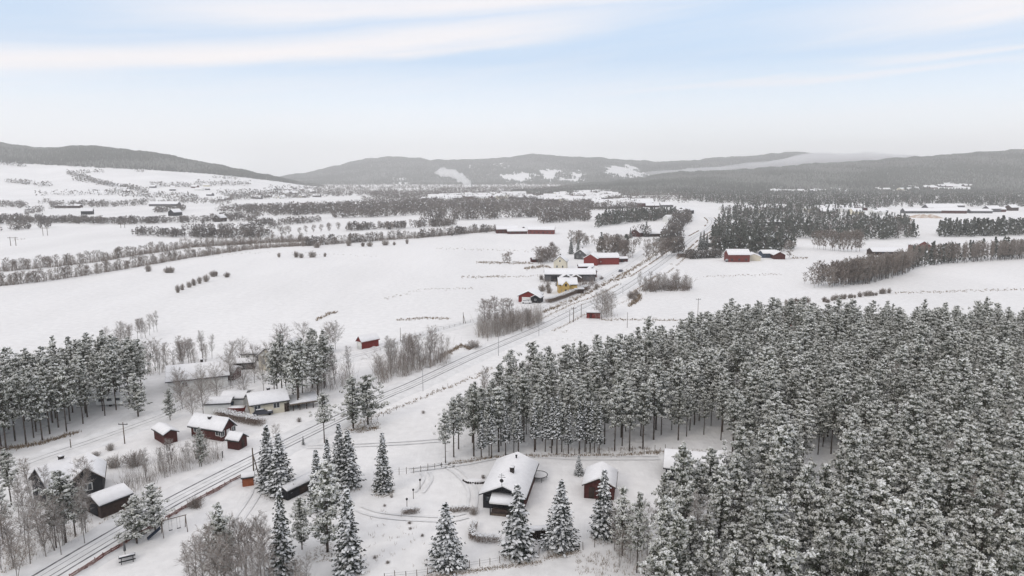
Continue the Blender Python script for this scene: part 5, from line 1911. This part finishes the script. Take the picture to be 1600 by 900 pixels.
mass('river_woods', 'grey bare river woods across the far left plain',
     [(ln([(-20, 344), (60, 346), (150, 348), (215, 349)], 5), 300), (ln([(-20, 350), (80, 350)], 2), 50), (ln([(215, 349), (300, 347), (400, 345)], 3), 130), (ln([(205, 367), (260, 369), (320, 371), (420, 369)], 4), 150),
      (ln([(285, 360), (360, 360), (440, 357)], 2), 60), (ln([(330, 343), (420, 337), (520, 334)], 3), 120), (ln([(-10, 362), (40, 358), (80, 355)], 2), 25),
      (ln([(480, 384), (640, 373), (780, 361)], 3), 70), (ln([(405, 352), (460, 350), (500, 346)], 3), 60), (ln([(540, 360), (620, 357), (712, 352)], 3), 120)],
     hr=(4.5, 8), wr=(.7, 1.1))
mass('valley_woods', 'flat grey woods covering the valley floor before the town',
     [([(330, 331), (420, 326), (560, 322), (700, 318), (830, 318), (1000, 320), (1000, 329), (830, 330), (700, 332), (560, 334), (480, 336), (400, 334)], 1900),
      (ln([(520, 340), (600, 338), (690, 334), (800, 333), (920, 332)], 3), 320), ([(560, 312), (700, 306), (830, 303), (980, 300), (1080, 305), (1080, 318), (980, 316), (830, 316), (700, 320), (580, 322)], 1300),
      ([(340, 303), (480, 297), (620, 297), (620, 304), (520, 308), (420, 312), (360, 314)], 900), ([(560, 303), (700, 296), (900, 292), (1090, 294), (1090, 303), (900, 301), (720, 305), (600, 312)], 2200),
      ([(455, 291), (640, 287), (900, 286), (1090, 288), (1090, 295), (700, 297), (480, 297)], 2600),
      (ln([(660, 345), (740, 343), (860, 338), (920, 338)], 2), 170), (ln([(845, 348), (900, 344), (920, 344)], 4), 90)],
     hr=(7.5, 12), wr=(.7, 1.1), nq=26)
mass('hillside_copses', 'small copses and tree lines on the snowy left hillside foot',
     [(ln([(-10, 322), (20, 322), (42, 324)], 6), 60), (ln([(80, 325), (110, 323), (150, 322), (180, 322)], 5), 110), ([(60, 318), (70, 314), (80, 318), (70, 322)], 10),
      (ln([(180, 322), (230, 318), (310, 316), (360, 318)], 5), 110), (ln([(240, 333), (260, 331), (290, 329)], 2), 40), ([(38, 334), (70, 331), (40, 336)], 14)], hr=(6, 11), wr=(.7, 1.2), nq=30)
mass('conifer_woods', 'dark conifer woods around the houses past the road bend',
     [([(1120, 352), (1140, 338), (1250, 332), (1300, 338), (1420, 348), (1432, 372), (1330, 378), (1250, 374), (1160, 376), (1112, 376)], 760),
      ([(926, 358), (948, 353), (1000, 348), (1056, 342), (1056, 335), (1000, 336), (950, 341)], 330), ([(1115, 335), (1200, 324), (1300, 318), (1600, 316), (1620, 324), (1400, 324), (1330, 332), (1260, 334), (1180, 338)], 700),
      ([(1060, 297), (1300, 303), (1640, 302), (1640, 318), (1330, 317), (1200, 322), (1110, 318), (1060, 312)], 3200),
      ([(1116, 376), (1130, 374), (1170, 380), (1240, 382), (1240, 392), (1180, 398), (1122, 396), (1110, 392)], 170), ([(932, 398), (950, 396), (985, 397), (975, 392), (940, 392)], 10), ([(982, 371), (1010, 368), (1016, 371)], 8), ([(1112, 392), (1160, 394), (1240, 394), (1236, 386), (1120, 384)], 60)], kinds=('cone', 'twig'), hr=(9, 14), wr=(.4, .55), nq=64, snow=.045)
mass('pine_block', 'dark square pine block on the far snowy field',
     [([(1462, 368), (1480, 364), (1600, 361), (1640, 360), (1640, 366), (1590, 369), (1480, 371)], 150)], kinds=('cone',), hr=(11, 15), wr=(.4, .6), nq=90, snow=.08)
def merged(name, label, protos, pts, hr, cat='woods', wide=1.0):
    mb = MB()
    data = []
    for tr, cr in protos:
        parts = []
        for me, off in ((tr, 0), (cr, 1)):
            nv = len(me.vertices)
            co = np.empty(nv * 3, np.float32)
            me.vertices.foreach_get('co', co)
            tot = np.empty(len(me.polygons), np.int32)
            me.polygons.foreach_get('loop_total', tot)
            lp = np.empty(len(me.loops), np.int32)
            me.loops.foreach_get('vertex_index', lp)
            mi = np.empty(len(me.polygons), np.int32)
            me.polygons.foreach_get('material_index', mi)
            st = np.concatenate([[0], np.cumsum(tot)[:-1]])
            parts.append((co.reshape(-1, 3), [(lp[st[tot == q][:, None] + np.arange(q)[None]], mi[tot == q] + off) for q in (3, 4) if (tot == q).any()]))
        data.append((parts, HT[tr.name]))
    for x, y in pts:
        parts, h0 = data[R.integers(len(data))]
        h = R.uniform(*hr) / h0
        w = h * wide * R.uniform(.85, 1.2)
        a = R.uniform(0, 2 * PI)
        c, s_ = math.cos(a), math.sin(a)
        for co, fl in parts:
            n0 = mb.n
            mb.v.append(np.stack([(co[:, 0] * c - co[:, 1] * s_) * w + x, (co[:, 0] * s_ + co[:, 1] * c) * w + y, co[:, 2] * h], 1))
            mb.n += len(co)
            for f, mi in fl:
                mb.p.append((f + n0, mi))
    tag(mb.build(name, ['far_trunk', 'twig', 'twig_frost']), label, cat, kind='stuff')


M['far_trunk'] = mat('grey_trunks', (0.16, 0.145, 0.135), 0.9)
SLIM = [bare(11, 1.25, nmain=16, nsub=6, ntw=6, frost=f, base=.2, tw=.05, rise=(1.2, 2.2)) for f in (.05, .12, .2)]
for tr, cr in SLIM:
    HT[tr.name] = 11.3
merged('grey_birch_wood', 'grey bare birch wood between the right hand fields', SLIM,
       [G(*q) for q in screen_scatter([(1290, 444), (1350, 436), (1400, 424), (1430, 412), (1500, 408), (1620, 398), (1620, 404), (1520, 410), (1440, 416), (1415, 428), (1350, 446)], 560)], (9, 13))
mass('grey_wood_pines', 'few dark pines standing among the grey birch wood', [([(1420, 420), (1450, 412), (1620, 398), (1620, 402), (1500, 409)], 40)], kinds=('cone',), hr=(10, 14), wr=(.35, .5), nq=80, snow=.06)
mass('roadside_shrubs', 'dense snowy shrubs between the road bend and the field barn', [([(1070, 402), (1125, 400), (1128, 403), (1072, 405)], 70)], hr=(3, 5.5), wr=(.8, 1.2), nq=60, snow=.1)
mass('bend_woods', 'mixed wood of conifers and bare trees beside the road bend',
     [([(1034, 394), (1056, 388), (1063, 372), (1058, 362), (1044, 364), (1038, 380)], 46), ([(1058, 364), (1078, 350), (1074, 342), (1052, 346)], 50), ([(1056, 400), (1066, 398), (1070, 401)], 5)], kinds=('twig',), hr=(8, 14), wr=(.55, .85), nq=110, snow=.04, thin=.25)
for px, py, h in ((1094, 391, 13), (1099, 391, 14), (1104, 391, 12), (1133, 392, 15), (1138, 392, 14), (1127, 391, 12), (1052, 396, 10), (985, 372, 9), (903, 396, 10), (892, 397, 11)):
    x, y = G(px, py)
    put_tree('spruce_tree', SPRUCES, x, y, h, 'dark far spruce standing out beside the valley houses', 'spruce', 'far spruces beside the valley houses')


def hill_copse(name, label, items):
    """tree lines on the open part of the left hill"""
    mb = MB()
    for pts, n, t in items:
        for px, py in along(pts, n, jx=1.5, jy=t):
            d = ray(px, py)
            u = d[0] / d[1]
            ys = np.linspace(1460, 3300, 400)
            zs = sample(LEFT, ys, np.full(400, u)) - (CAM_H + d[2] / d[1] * ys)
            i = int(np.argmax(zs > 0))
            if zs[i] <= 0:
                continue
            y = ys[i]
            z = float(sample(LEFT, np.array([y]), np.array([u]))[0])
            h = np.array([R.uniform(9, 15)])
            blobs(mb, np.array([u * y]), np.array([y]), np.array([z - 1]), h, h * R.uniform(.8, 1.3), 14, 1, 2, .2)
    tag(mb.build(name, ['far_needle', 'far_twig', 'tree_snow']), label, 'woods', kind='stuff')


hill_copse('hill_treelines', 'thin tree lines and hedges crossing the snowy hillside fields',
           [([(105, 271), (130, 279), (150, 286), (180, 292)], 110, .6), ([(185, 294), (210, 296), (230, 302)], 60, .5), ([(10, 285), (50, 288)], 30, .5), ([(55, 290), (80, 291)], 14, .8), ([(235, 291), (300, 292)], 40, .6),
            ([(305, 290), (390, 289)], 60, 1.0), ([(170, 303), (230, 308), (310, 310)], 90, 1.5), ([(340, 304), (420, 308), (460, 306)], 70, 1.5), ([(330, 278), (375, 281)], 14, .4), ([(105, 271), (160, 270)], 20, .4),
            ([(0, 257), (40, 261)], 24, .6), ([(420, 298), (470, 296), (560, 300)], 70, 1.5), ([(370, 302), (440, 304)], 40, 1.2), ([(60, 306), (100, 304), (180, 306)], 26, 1.0), ([(210, 268), (225, 270)], 8, .3), ([(115, 282), (135, 285)], 10, .6)])
# brush under the bare trees
def undergrowth(label, items, fr=.3, wm=1.0, name='undergrowth'):
    mb = MB()
    for poly, sp, h in items:
        for x, y in ground_scatter(poly, sp):
            k = 26 if y < 330 else 14
            a = np.stack([x + R.normal(0, sp * .3, k), y + R.normal(0, sp * .3, k), np.full(k, -.1)], 1)
            hh = h * R.uniform(.35, 1.1, k) * R.uniform(.7, 1.15)
            b = a + np.stack([R.normal(0, .22, k) * hh, R.normal(0, .22, k) * hh, hh], 1)
            w_ = (.012 + .00006 * y) * wm
            mb.blades(a, b, perp(b - a) * w_, np.where(R.random(k) < fr, 1, 0))
            m = a + (b - a) * R.uniform(.4, .9, k)[:, None]
            e = m + (b - a) * .3 + R.normal(0, .2, (k, 3)) * hh[:, None] * .7
            mb.blades(m, e, perp(e - m) * w_, np.where(R.random(k) < fr, 1, 0))
    tag(mb.build(name, ['twig', 'twig_frost']), label, 'undergrowth', kind='stuff')


undergrowth('bare brush filling the thickets along the road and among the birches',
            [([(190, 780), (275, 740), (346, 722), (338, 708), (285, 716), (200, 755)], 1.5, 4.4),
             ([(15, 905), (60, 880), (150, 832), (130, 818), (60, 850), (0, 880)], 2.2, 1.6), ([(285, 650), (345, 615), (390, 600), (385, 585), (320, 605), (265, 630)], 3.2, 2.6),
             ([(225, 592), (330, 566), (330, 556), (225, 578)], 3.2, 3.2), ([(960, 870), (1015, 905), (1020, 870), (965, 845)], 1.8, 1.8),
             ([(925, 500), (962, 494), (950, 486), (930, 490)], 2.6, 3.4), ([(460, 925), (490, 915), (485, 895), (455, 905)], 1.6, 2.0)])
undergrowth('dark brush between the riverside trees on the left fields',
            [(ln([(-20, 449), (60, 440), (120, 432), (200, 419), (300, 402), (400, 388), (480, 383)], 2), 1.9, 3.8), (ln([(-20, 426), (60, 419), (130, 412), (200, 401), (300, 386), (420, 379), (480, 377)], 2), 2.1, 4.4),
             (ln([(470, 385), (560, 378), (660, 371), (780, 360)], 1.4), 2.4, 4.2)], .08, 2.2)
undergrowth('frosted brush at the foot of the bottom birch clump', [([(295, 945), (430, 940), (425, 912), (315, 912)], 1.9, 2.6)], .6)
undergrowth('brown saplings in the roadside strips and on the pine forest fringe',
            [([(582, 605), (640, 587), (704, 571), (702, 558), (640, 562), (588, 582)], 2.0, 6.8), ([(745, 530), (800, 524), (850, 508), (846, 492), (800, 500), (745, 512)], 2.2, 6.0),
             ([(742, 662), (790, 646), (862, 622), (862, 606), (790, 616), (745, 640)], 2.0, 7.0), ([(470, 618), (540, 604), (560, 588), (500, 596)], 2.6, 6.5)], .25, 1.25)
undergrowth('dark brush in the tree island and along the far road',
            [([(996, 457), (1078, 454), (1080, 449), (1010, 448)], 2.3, 5.0), ([(840, 412), (872, 408), (872, 404), (842, 407)], 3, 5), ([(1028, 398), (1046, 392), (1044, 384), (1030, 388)], 3, 5), ([(925, 404), (990, 404), (985, 400), (930, 400)], 4, 4),
             ([(852, 446), (872, 440), (868, 434), (846, 440)], 3, 3), ([(895, 452), (936, 446), (930, 440), (905, 445)], 3, 4)], .1, 1.8)
# weeds along ditches and field edges
mb = MB()
for pts, n, h in (([(960, 457), (900, 480), (860, 497)], 160, .8), ([(850, 488), (900, 467), (960, 436), (1010, 408), (1045, 380)], 420, 1.1), ([(600, 468), (660, 452), (740, 450)], 60, .4), ([(495, 500), (510, 492), (526, 488)], 60, .8), ([(620, 501), (660, 497), (700, 498)], 80, .6),
                  ([(745, 410), (790, 411), (830, 411)], 160, .7), ([(680, 388), (780, 391), (840, 393)], 60, .5), ([(780, 433), (900, 428)], 50, .5), ([(720, 433), (790, 432)], 60, .6), ([(820, 420), (850, 416), (870, 424)], 120, 1.0),
                  ([(985, 478), (1000, 465), (993, 456)], 120, 1.2), ([(1395, 458), (1600, 452)], 120, .5), ([(1100, 432), (1220, 428)], 70, .4), ([(1235, 403), (1262, 403)], 40, .7), ([(560, 660), (640, 630), (720, 598), (770, 575)], 120, .5),
                  ([(845, 878), (800, 884), (700, 897), (660, 903)], 300, .22), ([(850, 872), (905, 862)], 90, .22), ([(460, 690), (505, 664), (540, 648)], 50, .4), ([(960, 440), (985, 427)], 50, .8), ([(690, 558), (720, 540), (745, 548)], 130, .8),
                  ([(700, 725), (760, 716), (860, 712), (960, 712), (1040, 706)], 240, .5), ([(0, 703), (60, 694), (120, 676)], 120, .8), ([(590, 400), (400, 394), (330, 401)], 40, .4), ([(940, 500), (1000, 499), (1060, 500)], 80, .5), ([(545, 672), (590, 668), (560, 676)], 90, .3), ([(20, 376), (40, 372)], 14, .5), ([(1140, 503), (1010, 500)], 40, .4)):
    for px, py in along(pts, n, jx=2, jy=1.0):
        x, y = G(px, py)
        k = 5
        a = np.stack([np.full(k, x) + R.normal(0, .25, k), np.full(k, y) + R.normal(0, .25, k), np.full(k, -.05)], 1)
        b = a + np.stack([R.normal(0, .25, k) * h, R.normal(0, .25, k) * h, h * R.uniform(.4, 1.1, k)], 1)
        mb.blades(a, b, perp(b - a) * (.03 + .0003 * y))
for px, py, r, n in ((600, 768, 1.9, 60), (439, 772, 2.4, 60), (697, 886, 2.2, 30), (808, 866, 2.3, 40), (876, 856, 2.2, 50), (942, 838, 2.0, 50), (546, 762, 2, 30), (552, 669, 2.6, 60), (575, 663, 2.6, 60), (512, 862, 2.4, 50), (547, 893, 2, 30)):
    x0, y0 = G(px, py)
    k = n * 5
    aa, rr = R.uniform(0, 2 * PI, k), r * np.sqrt(R.random(k))
    a = np.stack([x0 + rr * np.cos(aa), y0 - .4 + rr * np.sin(aa), np.full(k, -.04)], 1)
    b = a + np.stack([R.normal(0, .2, k), R.normal(0, .2, k), R.uniform(.08, .28, k)], 1)
    mb.blades(a, b, perp(b - a) * .04)
dd = np.gradient(low_path, axis=0)
dd /= np.linalg.norm(dd, axis=1)[:, None]
nn = np.stack([dd[:, 1], -dd[:, 0]], 1)
for off, dens in ((-4.4, 2), (7.6, 2), (11.5, 1)):
    for i in np.nonzero(low_path[:, 1] > 230)[0]:
        if fbm(np.array([i / 23.0]), np.array([off]), 8, 2)[0] < .42:
            continue
        k = 3 * dens
        q = low_path[i] + nn[i] * off
        a = np.stack([q[0] + R.normal(0, .35, k), q[1] + R.normal(0, .5, k), np.full(k, -.05)], 1)
        b = a + np.stack([R.normal(0, .2, k), R.normal(0, .2, k), R.uniform(.25, .75, k)], 1)
        mb.blades(a, b, perp(b - a) * (.03 + .00022 * q[1]))
# scattered weeds in the yard corner and under trees
for poly, n in (([(900, 870), (1000, 850), (1010, 900), (900, 900)], 160), ([(560, 800), (620, 790), (700, 880), (560, 895)], 40), ([(780, 560), (900, 520), (980, 520), (800, 610)], 60), ([(1050, 712), (1150, 706), (1020, 700), (860, 702)], 160), ([(0, 900), (140, 830), (150, 800), (0, 860)], 160), ([(150, 830), (260, 770), (250, 760), (170, 800)], 120), ([(400, 780), (480, 790), (460, 740)], 50)):
    for px, py in screen_scatter(poly, n):
        x, y = G(px, py)
        k = 4
        a = np.stack([np.full(k, x) + R.normal(0, .15, k), np.full(k, y) + R.normal(0, .15, k), np.full(k, -.05)], 1)
        b = a + np.stack([R.normal(0, .15, k), R.normal(0, .15, k), R.uniform(.25, .6, k)], 1)
        mb.blades(a, b, perp(b - a) * .03)
tag(mb.build('dry_grass', 'dry_grass'), 'brown dry grass and weeds along ditches and field edges', 'grass', kind='stuff')
# sawdust and straw heaps by the big farm
mb = MB()
for px, py in screen_scatter([(1395, 341), (1440, 338), (1480, 337), (1470, 342), (1410, 344)], 14):
    x, y = G(px, py)
    V = [(x, y, 3.2)] + [(x + 9 * math.cos(a) * R.uniform(.7, 1.2), y + 9 * math.sin(a), -.1) for a in np.arange(8) * PI / 4]
    mb.add(V, [(0, i + 1, (i + 1) % 8 + 1) for i in range(8)])
tag(mb.build('silage_heaps', 'straw'), 'brown silage heaps streaked with snow before the big farm', 'heap', kind='stuff')


# ---------------------------------------------------------------- smoke and mist
def vol_mat(name, dens, col=(1, 1, 1)):
    m = bpy.data.materials.new(name)
    m.use_nodes = True
    nt = m.node_tree
    for n in list(nt.nodes):
        nt.nodes.remove(n)
    out = nt.nodes.new('ShaderNodeOutputMaterial')
    v = nt.nodes.new('ShaderNodeVolumePrincipled')
    v.inputs['Color'].default_value = (*col, 1)
    v.inputs['Density'].default_value = dens
    v.inputs['Density Attribute'].default_value = ''
    v.inputs['Temperature Attribute'].default_value = ''
    v.inputs['Anisotropy'].default_value = 0.0
    nt.links.new(v.outputs[0], out.inputs['Volume'])
    return m


M['smoke'] = vol_mat('smoke', 0.05, (.97, .97, .97))
M['mist'] = vol_mat('mist', 0.011, (.97, .97, .98))
HAZE = 1.2e-4
M['haze'] = vol_mat('haze', HAZE, (.97, .97, .97))


FLIP = True


def plume(name, label, path, y, mat_, flat=1.0, seed=0, k=14, amp=.35):
    """lumpy closed tube of smoke along points (px, py, radius px) at distance y"""
    s = 1.0
    pts = []
    for px, py, r in path:
        d = ray(px, py)
        tt = y / d[1]
        pts.append((d[0] * tt, y, CAM_H + d[2] * tt, r * y / F))
    P = np.array(pts)
    n = 60
    ti = np.linspace(0, len(P) - 1, n)
    Q = np.stack([np.interp(ti, np.arange(len(P)), P[:, j]) for j in range(4)], 1)
    th = np.arange(k) * 2 * PI / k
    V = []
    for i in range(n):
        j, l = min(i + 1, n - 1), max(i - 1, 0)
        d = Q[j, :3] - Q[l, :3]
        d /= np.linalg.norm(d)
        a = np.cross(d, (0, 1.0, 0))
        a /= np.linalg.norm(a)
        b = np.array([0, 1.0, 0])
        lump = 1 + amp * 2 * (fbm(np.full(k, i * .35), 2 + 1.5 * np.cos(th), seed, 3) + fbm(np.full(k, i * .35), 9 + 1.5 * np.sin(th), seed + 5, 3) - 1)
        e = min(1, i / 3, (n - 1 - i) / 6) ** .5 if 0 < i < n - 1 else .02
        V.append(Q[i, :3] + (Q[i, 3] * e * lump)[:, None] * (np.cos(th)[:, None] * a + flat * np.sin(th)[:, None] * b))
    V = np.concatenate(V)
    fs = [(i * k + (j + 1) % k, i * k + j, (i + 1) * k + j, (i + 1) * k + (j + 1) % k) for i in range(n - 1) for j in range(k)] if FLIP else [(i * k + j, i * k + (j + 1) % k, (i + 1) * k + (j + 1) % k, (i + 1) * k + j) for i in range(n - 1) for j in range(k)]
    mb = MB()
    mb.add(V, fs)
    mb.p.append((np.arange(k)[None] if FLIP else np.arange(k)[None, ::-1], np.array([0])))
    mb.p.append(((np.arange(k)[None, ::-1] if FLIP else np.arange(k)[None]) + (n - 1) * k, np.array([0])))
    tag(mb.build(name, mat_), label, 'smoke', kind='stuff')


plume('smoke', 'white factory smoke drifting across the far mountain', [(737, 302, 1.6), (736, 296, 3), (731, 287, 5), (722, 279, 7), (708, 272, 8), (692, 269, 7), (678, 270, 4)], 2900, 'smoke', seed=3)
plume('mist', 'pale bank of low cloud lying along the far mountain', [(1000, 271, 2.5), (1050, 269, 4), (1100, 266, 5), (1160, 261, 5.5), (1220, 255, 7), (1270, 250, 9), (1330, 248, 9), (1400, 247, 6), (1460, 246, 3)], 4350, 'mist', seed=8, flat=4.0, amp=.45)
plume('steam', 'small steam cloud rising from the mountain foot', [(1012, 281, 1.5), (1006, 275, 3), (996, 270, 4), (982, 268, 3), (970, 268, 1.5)], 4000, 'mist', seed=12, amp=.4)
x, y = G(737.5, 309)
t = thing('chimney_stack', 'far factory chimney under the white smoke plume', 'chimney', *(x * 2900 / y, 2900))
mb = MB()
mb.tube([(0, 0, -2), (0, 0, 24)], [2.2, 1.6], 10)
mb.build('shaft', 'grey', t)
mb = MB()
mb.tube([(0, 0, 24), (0, 0, 25)], [1.9, 1.9], 10)
mb.build('rim', 'dark', t)

mb = MB()
mb.box(-13000, 13000, -400, 12500, -4, 560)
tag(mb.build('haze', 'haze'), 'thin winter haze filling the whole valley', 'haze', kind='stuff')

# ---------------------------------------------------------------- light and sky
SUN_EL, SUN_AZ = math.radians(32), math.radians(-140)     # azimuth from +Y, clockwise
w = bpy.data.worlds.new('World')
SC.world = w
w.use_nodes = True
nt = w.node_tree
N, L = nt.nodes, nt.links
bg = N['Background']
sky = N.new('ShaderNodeTexSky')
sky.sky_type = 'NISHITA'
sky.sun_disc = False
sky.sun_elevation = SUN_EL
sky.sun_rotation = SUN_AZ
sky.air_density = 1.0
sky.dust_density = 1.5
sky.ozone_density = 1.2
tc = N.new('ShaderNodeTexCoord')
sep = N.new('ShaderNodeSeparateXYZ')
L.new(tc.outputs['Generated'], sep.inputs[0])


def math_node(op, a, b=None, c=None, clamp=False):
    n = N.new('ShaderNodeMath')
    n.operation = op
    n.use_clamp = clamp
    for i, v in enumerate((a, b, c)):
        if v is None:
            continue
        if isinstance(v, (int, float)):
            n.inputs[i].default_value = v
        else:
            L.new(v, n.inputs[i])
    return n.outputs[0]


def maprange(v, a, b, c=0.0, d=1.0, smoothstep=True):
    n = N.new('ShaderNodeMapRange')
    n.interpolation_type = 'SMOOTHSTEP' if smoothstep else 'LINEAR'
    L.new(v, n.inputs['Value'])
    n.inputs['From Min'].default_value = a
    n.inputs['From Max'].default_value = b
    n.inputs['To Min'].default_value = c
    n.inputs['To Max'].default_value = d
    return n.outputs['Result']


az = math_node('ARCTAN2', sep.outputs['X'], sep.outputs['Y'])
el = math_node('ARCSINE', sep.outputs['Z'])
comb = N.new('ShaderNodeCombineXYZ')
L.new(math_node('MULTIPLY', az, 2.2), comb.inputs[0])
L.new(math_node('MULTIPLY', math_node('ADD', el, math_node('MULTIPLY', az, -.10)), 26), comb.inputs[1])
no = N.new('ShaderNodeTexNoise')
no.inputs['Scale'].default_value = 1.0
no.inputs['Detail'].default_value = 5
no.inputs['Roughness'].default_value = .55
L.new(comb.outputs[0], no.inputs['Vector'])
warp = math_node('MULTIPLY', math_node('SUBTRACT', no.outputs['Fac'], .5), .045)


def band(c0, c1, c2, wid, a0, a1, a2, a3, amp):
    """cloud streak whose elevation is c0 + c1 az + c2 az^2, between azimuths a0..a3"""
    ctr = math_node('ADD', math_node('MULTIPLY', az, c1), math_node('MULTIPLY', math_node('MULTIPLY', az, az), c2))
    dd = math_node('ABSOLUTE', math_node('ADD', math_node('SUBTRACT', math_node('SUBTRACT', el, c0), ctr), warp))
    f = maprange(dd, wid, 0.0)
    f = math_node('MULTIPLY', f, math_node('MULTIPLY', maprange(az, a0, a1), maprange(az, a3, a2)))
    return math_node('MULTIPLY', f, amp)


rad = math.radians
b1 = band(rad(11.4), .118, .01, rad(1.7), -1.2, -.9, -.1, .35, .8)
b2 = band(rad(13.5), .07, 0, rad(2.2), -.62, -.3, .1, .4, .7)
b3 = band(rad(9.6), .05, 0, rad(2.4), .25, .6, 1.2, 1.5, .65)
b4 = band(rad(7.7), .02, 0, rad(.45), .38, .55, .68, .8, .4)
b5 = band(rad(6.4), .03, 0, rad(.5), .05, .35, .5, .75, .4)
hi = maprange(el, rad(13.5), rad(30), 0, .75)       # veil of high cloud overhead
no2 = maprange(no.outputs['Fac'], .35, .75, 0, .45)
cl = math_node('MAXIMUM', b1, b2)
for q in (b3, b4, b5, hi):
    cl = math_node('MAXIMUM', cl, q)
cl = math_node('ADD', cl, math_node('MULTIPLY', no2, .5), clamp=True)
sk = N.new('ShaderNodeMix')
sk.data_type = 'RGBA'
low = maprange(el, rad(9.0), rad(2.0), 0, .97, False)   # pale band of thin cloud low in the sky
lowcol = (12.6, 12.8, 12.8, 1)
L.new(low, sk.inputs[0])
hs = N.new('ShaderNodeMix')
hs.data_type = 'RGBA'
hs.inputs[0].default_value = .75
L.new(sky.outputs[0], hs.inputs[6])
hs.inputs[7].default_value = (6.6, 8.7, 11.4, 1)
L.new(hs.outputs[2], sk.inputs[6])
sk.inputs[7].default_value = lowcol
m2 = N.new('ShaderNodeMix')
m2.data_type = 'RGBA'
L.new(cl, m2.inputs[0])
L.new(sk.outputs[2], m2.inputs[6])
m2.inputs[7].default_value = (10.6, 10.0, 9.9, 1)
L.new(m2.outputs[2], bg.inputs['Color'])
bg.inputs['Strength'].default_value = 0.10

sun = bpy.data.lights.new('sun', 'SUN')
sun.energy = 0.75
sun.angle = math.radians(14)
sun.color = (1, .92, .82)
so = bpy.data.objects.new('sun', sun)
COL.objects.link(so)
dirv = Vector((math.sin(SUN_AZ) * math.cos(SUN_EL), math.cos(SUN_AZ) * math.cos(SUN_EL), math.sin(SUN_EL)))
so.rotation_euler = dirv.to_track_quat('Z', 'Y').to_euler()

# ---------------------------------------------------------------- camera and render settings
cam = bpy.data.cameras.new('camera')
cam.sensor_width = 36
cam.lens = 36 * F / 1600
cam.clip_start = .5
cam.clip_end = 40000
co = bpy.data.objects.new('camera', cam)
COL.objects.link(co)
co.location = (0, 0, CAM_H)
co.rotation_euler = (PI / 2 - PITCH, 0, 0)
SC.camera = co
SC.view_settings.view_transform = 'Standard'
SC.view_settings.look = 'None'
SC.view_settings.gamma = 1
SC.view_settings.exposure = -0.04
SC.cycles.use_denoising = True
SC.cycles.max_bounces = 8
SC.cycles.diffuse_bounces = 3
SC.cycles.volume_bounces = 4
SC.cycles.transparent_max_bounces = 16
